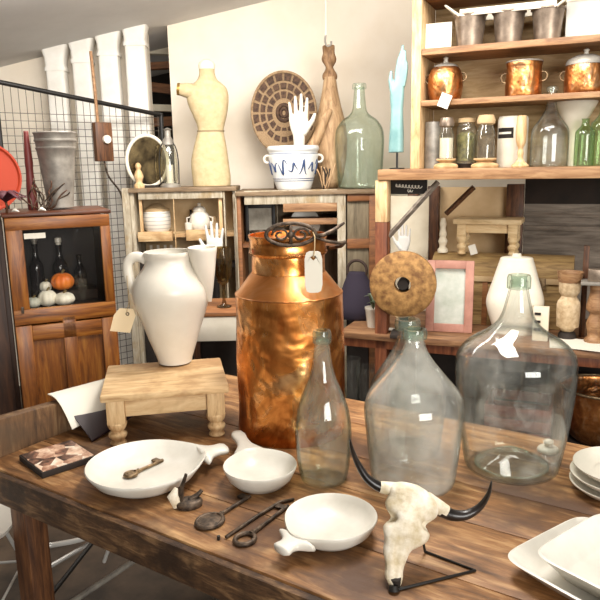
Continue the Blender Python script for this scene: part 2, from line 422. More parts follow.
# ornamental iron loop handle: oval frame, two scrolls, long bail arm
m = MB(); fy = -.128
cx, czz = 4*s, zc(231.5)
def opx(dx, y, yy=fy): return (dx*s, yy, zat(292, y, C.y + yy) - TT)
ov = [opx(3.5 + 22*math.cos(t), 234.5 - 11*math.sin(t)) for t in [2*PI*i/30 for i in range(30)]]
m.tube(ov, .006, 8, closed=True)
for sx in (-1, 1):
    pts = [opx(3.5 + sx*(9 + (8 - t*.7)*math.cos(t*1.1)), 235 - (7 - t*.6)*math.sin(t*1.1)) for t in [i*.5 for i in range(16)]]
    m.tube(pts, .004, 6)
m.tube([opx(3.5, 224), opx(3.5, 246)], .005, 8)
m.ball(opx(3.5, 235), .011)
obj('bail_handle', m, M['iron'], can, angle=180)
m = MB(); m.tube([opx(25, 237), opx(33, 235.5), opx(42, 231, -.1), opx(52, 224, -.07)], [.006, .006, .0065, .004], 8)
m.tube([opx(25, 238), opx(36, 242, -.12), opx(46, 244, -.09), opx(53, 243, -.05)], [.008, .01, .01, .007], 8, flat=.5)
m.tube([opx(53, 243, -.05), opx(50, 247, -.03), (40*s, 0, zc(249))], .006, 8)
obj('hinge_strap', m, M['iron'], can, angle=180)
P = Vector((C.x, C.y, 0)) + Vector((23*s, -.155, 0)); P.z = zat(315, 272, P.y)
tg = thing('price_tag', 'long white card price tag with heart shaped hole hanging on the copper can', 'tag', P, R(4))
hgt = .062; wd = .026
def heart(t): return (.0085*math.sin(t)**3 * 1.0, .0080*(13*math.cos(t) - 5*math.cos(2*t) - 2*math.cos(3*t) - math.cos(4*t))/16)
m = MB(); nn = 32; hz = hgt - .020
rr = []
for y in (-.001, .001):
    o_, i_ = [], []
    for i in range(nn):
        t = 2*PI*i/nn; ca, sa_ = math.sin(t), math.cos(t)
        # rounded rectangle outline
        k = min(wd/abs(ca) if abs(ca) > 1e-6 else 9, hgt/abs(sa_) if abs(sa_) > 1e-6 else 9)
        x, z = ca*k, sa_*k; cxr = .016
        qx, qz = abs(x) - (wd - cxr), abs(z) - (hgt - cxr)
        if qx > 0 and qz > 0:
            l_ = math.hypot(qx, qz)
            if l_ > cxr: x = math.copysign(wd - cxr + qx*cxr/l_, x); z = math.copysign(hgt - cxr + qz*cxr/l_, z)
        o_.append((x, y, z)); h = heart(t); i_.append((h[0], y, hz + h[1]))
    rr.append((o_, i_))
V = [[[m.v(p) for p in r] for r in pr_] for pr_ in rr]
for i in range(nn):
    j = (i+1) % nn
    m.f([V[0][0][i], V[0][0][j], V[0][1][j], V[0][1][i]]); m.f([V[1][0][i], V[1][0][j], V[1][1][j], V[1][1][i]])
    m.f([V[0][0][i], V[0][0][j], V[1][0][j], V[1][0][i]]); m.f([V[0][1][i], V[0][1][j], V[1][1][j], V[1][1][i]])
obj('card', m, M['paper'], tg)
obj('string', MB().tube([(0, -.004, hz), (.004, -.004, hgt+.01), (.006, .01, hgt + .04), (.002, .026, hgt + .055)], .0018, 6), M['string'], tg)

# ------------------------------------------------------------------ bottles on the table
def vessel(name, label, cat, mat, cx, by, z, prof, t=.004, group=None, extra=None, n=48):
    C, pr, s = pxprof(cx, by, z, prof)
    o = thing(name, label, cat, C, 0, group)
    obj('body', MB().lathe(shell(dense(pr[:-3], 5) + pr[-3:], t), n=n), mat, o, angle=70)
    return o, C, pr, s
dj, C, pr, s = vessel('demijohn', 'largest clear glass demijohn with dusty inside, at the right of the table', 'bottle', M['g_clear'], 510, 484, TT,
    [(42, 468), (45.5, 462), (50, 440), (53, 424), (56.5, 397), (58.5, 374), (58.8, 364), (57, 354), (51, 345.5), (42, 338.5), (31, 332), (21, 323.5), (15.5, 314), (11.8, 300), (9.5, 290), (8.8, 284), (8.8, 283), (8.8, 281)])
zz = lambda y, cx=510: zat(cx, y, C.y) - TT
obj('lip', MB().lathe([(8.5*s, zz(289)), (11*s, zz(288)), (11*s, zz(278)), (10*s, zz(275)), (7.5*s, zz(275)), (7*s, zz(281)), (7*s, zz(288))], n=32), M['g_lip'], dj)
obj('punt', MB().lathe([(30*s, .008), (36*s, .010), (34*s, .014), (22*s, .034), (9*s, .052), (0, .055)], n=44), M['g_back'], dj, angle=180)

vessel_c, C, pr, s = vessel('demijohn', 'dusty white-filmed glass demijohn behind the animal skull, at the table centre', 'bottle', M['g_dusty'], 412.5, 499, TT,
    [(38.5, 482), (41.5, 476), (44.5, 455), (47.5, 430), (49.5, 413), (49, 403), (46, 394), (40, 385.5), (30, 374), (20, 362), (12.5, 350), (9.5, 341), (9, 337), (9, 335), (9, 333)])
zz = lambda y: zat(412, y, C.y) - TT
obj('lip', MB().lathe([(9*s, zz(339)), (11.5*s, zz(338)), (12*s, zz(333)), (11*s, zz(329)), (8*s, zz(329)), (7.5*s, zz(338))], n=32), M['g_lip'], vessel_c)
vb, C, pr, s = vessel('demijohn', 'smaller glass demijohn half hidden directly behind the dusty one at the table centre', 'bottle', M['g_clear'], 406, 462, TT,
    [(31, 450), (33, 446), (36, 425), (38, 405), (37.5, 392), (34, 380), (26, 367), (18, 355), (12, 343), (9.5, 334), (9, 329), (9, 327), (9, 325)])
zz = lambda y: zat(406, y, C.y) - TT
obj('lip', MB().lathe([(9*s, zz(330)), (12*s, zz(329)), (12.5*s, zz(323)), (11.5*s, zz(319)), (8*s, zz(319)), (7.5*s, zz(329))], n=32), M['g_lip'], vb)
bt, C, pr, s = vessel('bottle', 'slim clear glass wine bottle standing before the copper can', 'bottle', M['g_bottle'], 324, 488, TT,
    [(21, 479), (23, 476), (26, 462), (28, 440), (28, 426), (25.5, 409), (20, 393), (14, 379), (10, 364), (8.2, 350), (7.5, 342), (7.5, 341), (7.5, 340)])
zz = lambda y: zat(324, y, C.y) - TT
obj('lip', MB().lathe([(7.3*s, zz(343)), (9*s, zz(342)), (9*s, zz(333)), (8*s, zz(330)), (5.8*s, zz(330)), (5.5*s, zz(342))], n=28), M['g_lip'], bt)

# ------------------------------------------------------------------ handled dishes
def dish(cx, cy, w, hx, hy, h, label, hl, depth=None):
    """round shallow dish: centre pixel, diameter in px, direction of the handle on the table as a pixel"""
    P = atz(cx, cy, TT + h); s = mpp(P); Rr = w/2*s; Q = atz(hx, hy, TT + h*.5)
    d = Vector((Q.x - P.x, Q.y - P.y)); a0 = math.atan2(d.y, d.x); Lh = d.length
    o = thing('serving_dish', label, 'dish', (P.x, P.y, TT), a0, 'white handled dishes on the table')
    def fn(a, z):
        a = (a + PI) % (2*PI) - PI
        return 1 + .13 * math.exp(-(a/.40)**2) * min(1, z/h*1.4)
    pf = [(Rr*.55, 0), (Rr*.66, .003), (Rr*.86, h*.42), (Rr*.97, h*.85), (Rr, h), (Rr*.985, h + .003), (Rr*.95, h), (Rr*.9, h*.78), (Rr*.72, h*.42), (Rr*.5, h*.3), (0, h*.27)]
    obj('bowl', MB().lathe([(0, 0)] + pf, n=64, fn=fn), M['marble'], o, angle=75)
    m = MB(); x0 = Rr*1.04; n_ = 10
    wds = [.46, .40, .31, .235, .195, .18, .18, .195, .205, .15]
    rs = []
    for i in range(n_):
        t = i/(n_-1); x = x0 + (Lh - x0)*t; w_ = Rr*wds[i]*hl; th = h*(.42 - .12*t); zc_ = h*.76 - .002*t
        rs.append([(x, w_*math.copysign(abs(math.cos(b))**.7, math.cos(b)), zc_ + th*.6*math.copysign(abs(math.sin(b))**.8, math.sin(b))) for b in [2*PI*j/16 for j in range(16)]])
    m.rings(rs); obj('handle', m, M['marble'], o, angle=180)
    return o, P, s
d1, P1, s1 = dish(144, 463, 115, 226, 452, .055, 'widest white dish with short handle, holding a rusty key, left of the table', 1.0)
d2, P2, s2 = dish(260, 465, 74, 237, 437, .055, 'smallest white dish with stub handle, against the copper can and bottle', 1.1)
d3, P3, s3 = dish(331, 516, 93, 280, 555, .05, 'white dish with handle pointing at the front table edge, below the bottle', 1.15)

# ------------------------------------------------------------------ keys and irons
def key(px, z, bow, bit, label, mat, rb, gap=True, tilt=0):
    A_ = atz(*bow, z); B_ = atz(*bit, z); d = B_ - A_; L_ = d.length
    o = thing('iron_key', label, 'key', (A_.x, A_.y, z), math.atan2(d.y, d.x))
    t = .0055
    m = MB().torus((0, 0, t), rb, t*1.05, 'z', 28, 8, 1.15, 1)
    if not gap: m.lathe([(0, .001), (rb, .002), (rb, .008), (rb*.5, .012), (0, .011)], n=24)
    obj('bow', m, mat, o, angle=60)
    m = MB().tube([(rb, 0, t), (rb + .012, 0, t), (L_*.55, 0, t), (L_, 0, t)], [t*1.5, t*.9, t*.85, t*.9], 10)
    m.torus((rb + .012, 0, t), t*.9, t*.5, 'x', 14, 6)
    obj('shank', m, mat, o, angle=60)
    m = MB().box((L_ - .012, .014, t), (.018, .024, .006)); m.box((L_ - .020, .020, t), (.005, .012, .0055))
    obj('bit', m, mat, o, bevel=.001)
    return o
key(None, TT + .0166, (131, 476), (163, 462), 'small brown metal key lying inside the widest white dish', M['brass'], .014, False)
key(None, TT, (210, 523), (250, 498), 'rusty iron key with solid oval head lying between two white dishes', M['iron'], .030, False)
o = key(None, TT, (245, 541), (288, 508), 'large flat iron key with open ring end nearest the table front edge', M['iron'], .022, True)
A_ = atz(226, 539, TT); B_ = atz(288, 499, TT); d = B_ - A_
o = thing('iron_rod', 'thin rusty iron rod with bent end lying between the two iron keys', 'rod', (A_.x, A_.y, TT), math.atan2(d.y, d.x))
obj('shaft', MB().tube([(0, 0, .005), (d.length*.5, .003, .005), (d.length*.86, 0, .0055), (d.length, -.02, .0055)], [.004, .0045, .005, .004], 8), M['iron'], o, angle=180)
obj('pin', MB().tube([(-.012, .012, .0), (-.012, .012, .010)], .004, 8), M['black'], o)
P = atz(189, 506, TT)
o = thing('iron_clasp', 'small rusty iron clasp with pale bone flake beside the widest white dish', 'clasp', P, R(15))
obj('base_plate', MB().loft(dense([(0, 0, 0, .034, .026), (0, 0, .012, .036, .027), (0, 0, .018, .03, .021), (0, 0, .02, .01, .008)], 2), 20), M['iron'], o, angle=60)
obj('upright_arm', MB().tube([(-.02, .0, .012), (-.016, .005, .05), (-.002, .008, .085)], [.007, .006, .004], 8, flat=1.5), M['iron'], o, angle=60)
obj('bone_flake', MB().tube([(-.028, -.006, .006), (-.040, -.002, .035), (-.030, .0, .055)], [.012, .014, .005], 8, flat=.5), M['bone'], o, angle=60)
obj('side_arm', MB().tube([(0, 0, .018), (.022, .004, .024), (.036, .006, .036)], [.006, .007, .005], 8), M['iron'], o, angle=60)

# ------------------------------------------------------------------ tile stack and magazine at the left end
A_ = atz(30, 466, TT); B_ = atz(78, 451, TT); d = B_ - A_
P = atz(58, 461, TT)
tl = thing('picture_block', 'thin square block with a brown and pink collage picture at the table left end', 'block', P, math.atan2(d.y, d.x))
obj('block', MB().box((0, 0, .009), (.165, .17, .018)), M['dark'], tl, bevel=.002)
m = NT('collage_print'); v = m.coords((1, 1, 1)); vo = m.n('ShaderNodeTexVoronoi'); vo.inputs['Scale'].default_value = 24; m.l(v, vo.inputs['Vector'])
coll = m.done(m.ramp(m.mix(.35, vo.outputs['Color'], m.ramp(m.noise(v, 30), [(.3, '#000000'), (.7, '#ffffff')])), [(.25, '#3b2a22'), (.42, '#9b6f58'), (.6, '#d9b79b'), (.75, '#e9ddca')]), .35)
obj('picture', MB().box((0, 0, .019), (.155, .16, .002)), coll, tl)
m = MB()
Ct = TC + Vector((0, 0, 0))
mg = thing('folded_magazine', 'white folded magazine with dark inner pages draped over the table end board', 'magazine', (0, 0, 0))
def sheet(pts4, n=8, th=.003, bend=.0):
    a, b, c, d = [Vector(p) for p in pts4]; m = MB(); rs = []
    top, bot = [], []
    for i in range(n+1):
        t = i/n; row = []
        for j in range(n+1):
            u = j/n; p = (a.lerp(b, u)).lerp(d.lerp(c, u), t); p.z += bend*math.sin(PI*t); row.append(p)
        top.append(row)
    V1 = [[m.v(p) for p in r] for r in top]; V2 = [[m.v(p - Vector((0, 0, th))) for p in r] for r in top]
    for i in range(n):
        for j in range(n):
            m.f([V1[i][j], V1[i][j+1], V1[i+1][j+1], V1[i+1][j]]); m.f([V2[i+1][j], V2[i+1][j+1], V2[i][j+1], V2[i][j]])
    ed = [(0, j) for j in range(n)] + [(i, n) for i in range(n)] + [(n, j) for j in range(n, 0, -1)] + [(i, 0) for i in range(n, 0, -1)]
    for k in range(len(ed)):
        (i, j), (i2, j2) = ed[k], ed[(k+1) % len(ed)]; m.f([V1[i][j], V2[i][j], V2[i2][j2], V1[i2][j2]])
    return m
def tl_(x, y, z): return TC + Vector((math.cos(TA)*x - math.sin(TA)*y, math.sin(TA)*x + math.cos(TA)*y, z))
obj('cover', sheet([tl_(-.05, .27, .888), tl_(-.05, .56, .870), tl_(.075, .56, .835), tl_(.075, .26, .795)], 8, .003, .03), M['paper'], mg, angle=50)
obj('inner_pages', sheet([tl_(.018, .29, .850), tl_(.018, .55, .835), tl_(.13, .56, .80), tl_(.15, .275, .766)], 8, .006, .0), plain('dark_print', '#2a1c20', .4), mg, angle=50)

# ------------------------------------------------------------------ plates at the right
P = atz(618, 492, TT); Rp = 47*mpp(P)
for i, (lab, dz, k) in enumerate((('round white plate at the bottom of the right hand stack', 0, .98), ('round white plate in the middle of the right hand stack', .022, 1.0), ('round white plate on top of the right hand stack', .044, .97))):
    r = Rp*k; o = thing('round_plate', lab, 'plate', (P.x + .004*i, P.y + .003*i, TT + dz), 0, 'round white plates stacked at the right')
    obj('rim', MB().lathe([(r*.55, .003), (r*.62, .0), (r*.8, .008), (r, .026), (r, .029), (r*.97, .029), (r*.8, .014), (r*.6, .0085), (r*.55, .009)], n=56), M['ceramic'], o, angle=70)
    obj('well', MB().lathe([(0, .0), (r*.56, .0), (r*.56, .008), (0, .0075)], n=56), M['ceramic'], o, angle=70)
def sq_dish(o, hw, h, mat):
    prs = [(hw*.66, 0), (hw*.7, .0), (hw*.97, h*.9), (hw, h), (hw*.97, h + .002), (hw*.92, h*.93), (hw*.68, .012), (hw*.62, .010)]
    obj('dish', MB().loft([(0, 0, z, r, r) for r, z in prs], 48, 7), mat, o, angle=50)
a_, b_, c_ = atz(498, 559, TT + .035), atz(583, 509, TT + .05), atz(600, 600, TT)
dr = (b_ - a_); ang = math.atan2(dr.y, dr.x); side = .30
ux = Vector((math.cos(ang), math.sin(ang), 0)); uy = Vector((math.sin(ang), -math.cos(ang), 0))
P = a_ + ux*side/2 + uy*side/2
o = thing('square_dish', 'lower of two nested square white dishes at the bottom right corner', 'dish', (P.x, P.y, TT), ang, 'square white dishes')
sq_dish(o, side/2, .042, M['marble'])
a2 = atz(528, 551, TT + .07); P = a2 + ux*side*.47 + uy*side*.47
o = thing('square_dish', 'upper of two nested square white dishes at the bottom right corner', 'dish', (P.x, P.y, TT + .02), ang + R(2), 'square white dishes')
sq_dish(o, side*.47, .05, M['marble'])
# ------------------------------------------------------------------ horned skull on a wire stand
SA, SB, SCc = atz(394, 592, TT), atz(475, 572, TT), atz(425, 553, TT)
NP = aty(396, 588, SA.y + .01); TP = aty(411, 486, SCc.y - .015)
sk = thing('animal_skull', 'bleached horned animal skull with black curved horns on a wire stand at the front', 'skull', NP)
ax = TP - NP; Ls = ax.length; w = ax.normalized(); xr_ = Vector((1, .12, 0)); xr_ = (xr_ - w*xr_.dot(w)).normalized(); yf = w.cross(xr_)   # yf points away from the viewer
secs = [  # t, centre shift px, half width px, depth px
    (-.02, -1, 3.5, 4), (.04, -2.5, 6.5, 6), (.10, -3.8, 8.6, 8), (.20, -4.6, 9.6, 10), (.30, -5.2, 11.5, 11.5), (.37, -4.2, 14, 13.5), (.45, .5, 20, 16),
    (.54, 2.2, 22.5, 18), (.63, 2.6, 23, 19), (.70, 3, 23.5, 19), (.78, 4.0, 26, 18.5), (.86, 4, 26.5, 17.5), (.93, 1.6, 23, 16), (.985, -1, 17, 12.5), (1.02, -2, 9, 7)]
sp = mpp((NP.x, (NP.y + TP.y)/2, .85)); secs = dense(secs, 5)
rng = random.Random(3); rs = []; nn = 40
for t, cx_, hw, dp in secs:
    r = []
    for i in range(nn):
        a = 2*PI*i/nn; ca, sa_ = math.cos(a), math.sin(a)
        x = hw*ca*(1 + .05*math.sin(9*t*3 + 2*a)); y = dp*(.62 + (.0 if sa_ < 0 else .45))*sa_
        f_ = -sa_   # towards the viewer
        if f_ > 0:
            y += 2.2*math.exp(-((ca)/.25)**2)*(1 if t < .5 else -.9)*math.exp(-((t-.3)/.3)**2)   # nasal ridge
            for sx in (-1, 1):      # eye sockets at the side of the brow
                y += 7.5*math.exp(-((ca - sx*.86)/.22)**2 - ((t - .645)/.05)**2)
                x -= sx*6.5*math.exp(-((ca - sx*.9)/.25)**2 - ((t - .645)/.045)**2)
            y += 1.5*math.exp(-(ca/.3)**2 - ((t - .84)/.08)**2)
        else:
            for sx in (-1, 1): x -= sx*4*math.exp(-((ca - sx*.9)/.4)**2 - ((t - .645)/.05)**2)
        x += rng.uniform(-.25, .25); y += rng.uniform(-.3, .3)
        r.append(w*(t*Ls) + xr_*((cx_ + x)*sp) + yf*(y*sp))
    rs.append(r)
obj('cranium', MB().rings(rs), M['bone'], sk, angle=180)
def hp_(px, py, dy=0): return aty(px, py, TP.y + dy) - NP
obj('horn_core', MB().tube([hp_(399, 491), hp_(390, 488.5), hp_(380, 487)], [.018, .0145, .0125], 14), M['bone'], sk, angle=60)
obj('horn_core', MB().tube([hp_(426, 500), hp_(437, 506), hp_(446, 511.5)], [.019, .016, .0145], 14), M['bone'], sk, angle=60)
obj('horn', MB().tube(dense([hp_(384, 488), hp_(376, 485), hp_(366, 477), hp_(357, 462), hp_(352, 449, -.01), hp_(350, 439, -.02)], 4), [.0115 + (.0015 - .0115)*(i/20)**1.4 for i in range(21)], 14), M['horn'], sk, angle=180)
obj('horn', MB().tube(dense([hp_(441, 510), hp_(452, 515), hp_(466, 515), hp_(479, 507.5), hp_(488, 495, -.01), hp_(491.5, 481, -.02)], 4), [.0145 + (.0015 - .0145)*(i/20)**1.4 for i in range(21)], 14), M['horn'], sk, angle=180)
obj('teeth_stub', MB().tube([Vector((.002, .006, -.012)), Vector((0, .004, .02))], [.007, .011], 10), M['dark'], sk, angle=60)
st = thing('skull_stand', 'black bent wire stand holding up the horned animal skull', 'stand', SCc)
lo_ = lambda p, z=.0035: (p.x - SCc.x, p.y - SCc.y, z)
SD = atz(372, 583, TT) 
obj('base_wire', MB().tube([lo_(SA), lo_(SB), lo_(SCc)], .0033, 8), M['black'], st, angle=60)
up_ = NP + w*(Ls*.5) + yf*(sp*10) - SCc
obj('upright_wire', MB().tube([(0, 0, .0035), (up_.x*.15, up_.y*.15, .05), tuple(up_)], .003, 8), M['black'], st, angle=60)
obj('nose_cup', MB().tube([lo_(SA, .002), (SA.x - SCc.x, SA.y - SCc.y + .004, .012)], [.012, .009], 12), M['black'], st, angle=60)

# small white ceramic piece by the demijohn
P = atz(548, 452, TT)
solo('ceramic_knob', MB().lathe(dense([(0, 0), (.026, 0), (.032, .008), (.026, .016), (.012, .02), (.011, .026), (.015, .032), (.009, .039), (0, .04)], 2), n=28), M['ceramic'], 'small white ceramic lid knob on the table behind the largest demijohn', 'knob', P)

# ================================================================== honey oak cabinet at the left
CA = R(24); c0 = aty(3, 212, 3.0); c0 = Vector((c0.x, c0.y, 0)); cz = zat(3, 212, 3.0) - .022
qR = onplane(108, 210, c0, CA); CW = (Vector((qR.x, qR.y, 0)) - c0).length
cab = thing('display_cabinet', 'honey brown oak display cabinet with glass door at the left', 'cabinet', c0, CA)
cD = .40
def cl(px, py): 
    P = onplane(px, py, c0, CA); d = P - c0; return Vector((d.x*math.cos(CA) + d.y*math.sin(CA), 0, P.z))
o0, o1 = cl(22, 230), cl(105, 299)
ox0, ox1, oz1, oz0 = o0.x, o1.x, o0.z, cl(24, 309).z
m = MB()
m.box((CW/2, cD - .008, cz/2), (CW - .02, .016, cz - .04)); m.box((.01, cD/2, cz/2 - .01), (.02, cD, cz - .02)); m.box((CW - .01, cD/2, cz/2 - .01), (.02, cD, cz - .02))
m.box((CW/2, cD/2, .05), (CW - .04, cD - .02, .1))
obj('carcass', m, wood('oak_side', '#5a2a10', '#8a4619', '#a5602e', 2, 4, .45, 10), cab, bevel=.002)
obj('top', MB().box((CW/2, cD/2 - .01, cz + .005), (CW + .02, cD + .02, .016)), wood('oak_top', '#2f1609', '#4f2710', '#6b381a', 0, 4, .4, 9), cab, bevel=.004)
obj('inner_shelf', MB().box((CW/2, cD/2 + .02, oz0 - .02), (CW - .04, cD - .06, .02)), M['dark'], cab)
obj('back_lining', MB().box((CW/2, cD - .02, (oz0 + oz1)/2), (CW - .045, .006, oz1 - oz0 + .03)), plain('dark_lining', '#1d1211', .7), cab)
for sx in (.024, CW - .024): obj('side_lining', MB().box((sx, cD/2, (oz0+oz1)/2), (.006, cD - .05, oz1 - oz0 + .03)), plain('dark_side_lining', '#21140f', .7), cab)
dr_ = obj('upper_door', MB().box((ox0/2, -.011, (oz1+oz0)/2), (ox0, .022, oz1 - oz0 + .002)), M['orange_wood'], cab, bevel=.003)
obj('door_stile', MB().box(((ox1+CW)/2, -.011, (oz1+oz0)/2), (CW-ox1, .022, oz1 - oz0 + .002)), M['orange_wood'], dr_, bevel=.003)
obj('door_rail', MB().box((CW/2, -.011, (oz1 + cz - .006)/2), (CW, .022, cz - .006 - oz1)), M['orange_rail'], dr_, bevel=.003)
obj('door_rail', MB().box((CW/2, -.011, oz0 - .035), (CW, .022, .07)), M['orange_rail'], dr_, bevel=.003)
obj('glass_pane', MB().box(((ox0+ox1)/2, -.008, (oz0+oz1)/2), (ox1-ox0+.01, .003, oz1-oz0+.01)), M['g_pane'], dr_)
obj('latch', MB().box((ox0*.55, -.026, oz0 + .0), (.012, .01, .03)), M['iron'], dr_, bevel=.002)
obj('label', MB().box((ox0 + .05, -.0115, oz1 - .028), (.09, .003, .024)), M['paper'], dr_)
ld = obj('lower_door', MB().box((CW/2, .002, oz0/2 - .03), (CW - .1, .012, oz0 - .14)), M['orange_wood'], cab)
for x in (.035, CW - .035): obj('stile', MB().box((x, -.011, (oz0 - .075)/2 + .03), (.07, .022, oz0 - .135)), M['orange_wood'], ld, bevel=.003)
obj('door_rail', MB().box((CW/2, -.011, oz0 - .115), (CW - .14, .022, .075)), M['orange_rail'], ld, bevel=.003)
obj('door_rail', MB().box((CW/2, -.011, .12), (CW - .14, .022, .1)), M['orange_rail'], ld, bevel=.003)
obj('stile', MB().box((CW*.52, -.011, .4 + (oz0 - .56)/2 ), (.06, .022, oz0 - .34)), M['orange_wood'], ld, bevel=.003)
obj('knob', MB().ball((CW*.52, -.03, oz0*.55), .014), M['iron'], ld)
def cw(x, y, z): return c0 + Vector((math.cos(CA)*x - math.sin(CA)*y, math.sin(CA)*x + math.cos(CA)*y, z))
isz = oz0 - .01
def gourd(name, label, cat, px, py, d, rpx, mat, sq=.8, ribs=8, stem=True, z=None):
    Pp = onplane(px, py, cw(0, d, 0), CA); r = rpx*mpp(Pp); q = Pp - c0
    lx = q.x*math.cos(CA) + q.y*math.sin(CA)
    zz_ = isz if z is None else z
    o = thing(name, label, cat, cw(lx, d, zz_), CA)
    h = r*sq*2
    prof = [(r*math.sin(PI*i/14)**.85, h/2*(1 - math.cos(PI*i/14))) for i in range(15)]; prof[0] = (0, h*.06); prof[-1] = (0, h*.93)
    obj('flesh', MB().lathe(prof, n=64, fn=lambda a, zq: 1 - .07*abs(math.cos(ribs/2*a))**3), mat, o, angle=180)
    if stem: obj('stem', MB().tube([(0, 0, h*.9), (.003, 0, h*1.05), (.012, .0, h*1.18)], [r*.14, r*.1, r*.11], 8), plain('dry_stem', '#6c5a32', .8), o)
    return o, h
w1 = mottled('white_gourd', '#cfc8b4', '#e6e0cf', 12, .5); w2 = mottled('grey_green_gourd', '#8a8a7d', '#bdbbaa', 9, .5)
gourd('gourd', 'white round gourd at the left under the orange pumpkin in the oak cabinet', 'gourd', 47, 291, .07, 9.5, w1, .85)
gourd('gourd', 'wide pale gourd in front of the orange pumpkin in the oak cabinet', 'gourd', 64, 294, .06, 10.5, w1, .6)
gourd('gourd', 'flat grey gourd by the latch inside the oak cabinet', 'gourd', 33, 299, .06, 7.5, w2, .7)
gourd('gourd', 'small pale gourd at the back left of the orange pumpkin in the oak cabinet', 'gourd', 45, 281, .17, 6, w1, .9, z=isz + .05)
gourd('pumpkin', 'small bright orange pumpkin inside the glass oak cabinet', 'pumpkin', 62, 276, .16, 11.5, mottled('orange_rind', '#d8641a', '#ef8a35', 10, .45), .75, 10, z=isz + .055)
# riser the pumpkin and gourd sit on
solo('display_riser', MB().box((0, 0, .026), (.26, .13, .05)), M['dark'], 'low dark riser under the pumpkin in the oak cabinet', 'riser', cw(ox0 + .19, .20, isz), (0, 0, CA), bevel=.003)
def simple_bottle(name, label, cat, P, h, r, mat, capmat=None, group=None, rot=0):
    o = thing(name, label, cat, P, rot, group)
    obj('body', MB().lathe(shell(dense([(r*.9, 0), (r, h*.04), (r, h*.5), (r*.9, h*.62), (r*.42, h*.76), (r*.36, h*.95), (r*.42, h*.96), (r*.42, h)], 3), .003), n=24), mat, o, angle=70)
    if capmat: obj('stopper', MB().lathe([(0, h*.94), (r*.3, h*.94), (r*.32, h*1.04), (r*.44, h*1.05), (r*.4, h*1.13), (0, h*1.15)], n=20), capmat, o)
    return o
gl_dark = plain('black_glazed_glass', '#1f1a1c', .12)
simple_bottle('bottle', 'black glass bottle with clear stopper behind the orange pumpkin in the oak cabinet', 'bottle', cw(ox0 + .17, .30, isz), .26, .038, gl_dark, M['ceramic'])
simple_bottle('bottle', 'black glass bottle at the back left corner of the oak cabinet', 'bottle', cw(ox0 + .06, .31, isz), .27, .034, gl_dark, M['galv'])
simple_bottle('bottle', 'black glass bottle between the pumpkin and the right door edge in the oak cabinet', 'bottle', cw(ox0 + .265, .32, isz), .2, .03, gl_dark)
o = thing('drinking_glass', 'clear drinking glass at the right inside the oak cabinet', 'glass', cw(ox1 - .085, .16, isz), 0)
obj('body', MB().lathe(shell([(.026, 0), (.03, .02), (.032, .10)], .002), n=28), M['g_small'], o, angle=70)

CTW = cz + .012
wd = thing('wardrobe', 'dark brown wardrobe side at the far left edge behind the oak cabinet', 'wardrobe', tuple(cw(-.578, .05, 0)), CA)
wm = wood('dark_wardrobe_wood', '#1f110a', '#3a2213', '#54331d', 2, 4, .5, 9)
obj('body', MB().box((.285, .2, (CTW - .03)/2), (.57, .4, CTW - .03)), wm, wd, bevel=.004)
obj('cornice', MB().box((.285, .19, CTW - .015), (.56, .44, .03)), wm, wd, bevel=.004)
obj('door', MB().box((.285, -.010, .68), (.53, .018, 1.26)), wm, wd, bevel=.003)
# things on the oak cabinet
CT = cz + .013
def ctop(px, d): 
    P = onplane(px, 206, cw(0, d, 0), CA); q = P - c0; return cw(q.x*math.cos(CA) + q.y*math.sin(CA), d, CT)
P = ctop(61, .2); s = mpp(P); yy = lambda py: max(zat(60, py, P.y) - CT, 0)
bk = thing('flower_bucket', 'tall grey zinc flower bucket on the oak cabinet', 'bucket', P)
pf = [(12.5, 207), (12.5, 204), (14.5, 185), (17, 160), (18.3, 150), (19.2, 149), (19.2, 147.5), (18.5, 147), (19, 142), (20, 141), (20, 139.5), (19.3, 139), (19.8, 134), (20.6, 133), (20.2, 132)]
pf = [(h*s, yy(y)) for h, y in pf]
obj('body', MB().lathe(shell(pf, .002), n=48), M['galv'], bk, angle=45)
P = ctop(-13, .16); s = mpp(P); P2 = aty(0, 163, P.y)
pl = thing('round_tray', 'bright orange round tray standing on the oak cabinet at the left edge', 'tray', P, R(35))
zc_ = 35*s
m = MB().lathe([(0, 0), (zc_*.93, 0), (zc_, .008), (zc_, .016), (zc_*.95, .016), (zc_*.9, .009), (0, .008)], n=56)
obj('dish', m, plain('orange_enamel', '#a53003', .65), pl, rot=(R(82), 0, 0), loc=(0, 0, zc_ + .0))
obj('emblem', MB().box((.01, -.012, zc_*1.1), (.06, .003, .012), (R(-8), 0, 0)), M['paper'], pl)
m = MB()
P = ctop(33, .25); 
o = thing('spindle', 'dark red turned wooden spindle beside the zinc bucket', 'spindle', P)
s = mpp(P); hh = zat(33, 131, P.y) - CT
obj('post', MB().lathe([(0, 0)] + dense([(4.6*s, 0), (5*s, hh*.05), (4.6*s, hh*.3), (3.4*s, hh*.5), (4*s, hh*.6), (3*s, hh*.8), (2.4*s, hh*.97), (2.2*s, hh), (0, hh)], 2), n=20), plain('oxblood_paint', '#6d2a26', .5), o, angle=60)
# dried twigs
P = ctop(44, .12); s = mpp(P); o = thing('twig_bundle', 'bundle of brown dried twigs before the zinc bucket', 'twigs', P)
rng = random.Random(5)
for k in range(12):
    a = rng.uniform(-1, 1); m = MB(); pts = [(rng.uniform(-.05, .03), rng.uniform(-.03, .03), .006)]
    for j in range(4): pts.append((pts[-1][0] + a*.022 + rng.uniform(-.02, .02), pts[-1][1] + rng.uniform(-.012, .012), pts[-1][2] + rng.uniform(.02, .045)*(1 - abs(a)*.4)))
    m.tube(dense(pts, 2), .0035, 6); obj('twig', m, M['iron'] if k % 3 else M['leg_wood'], o, angle=180)
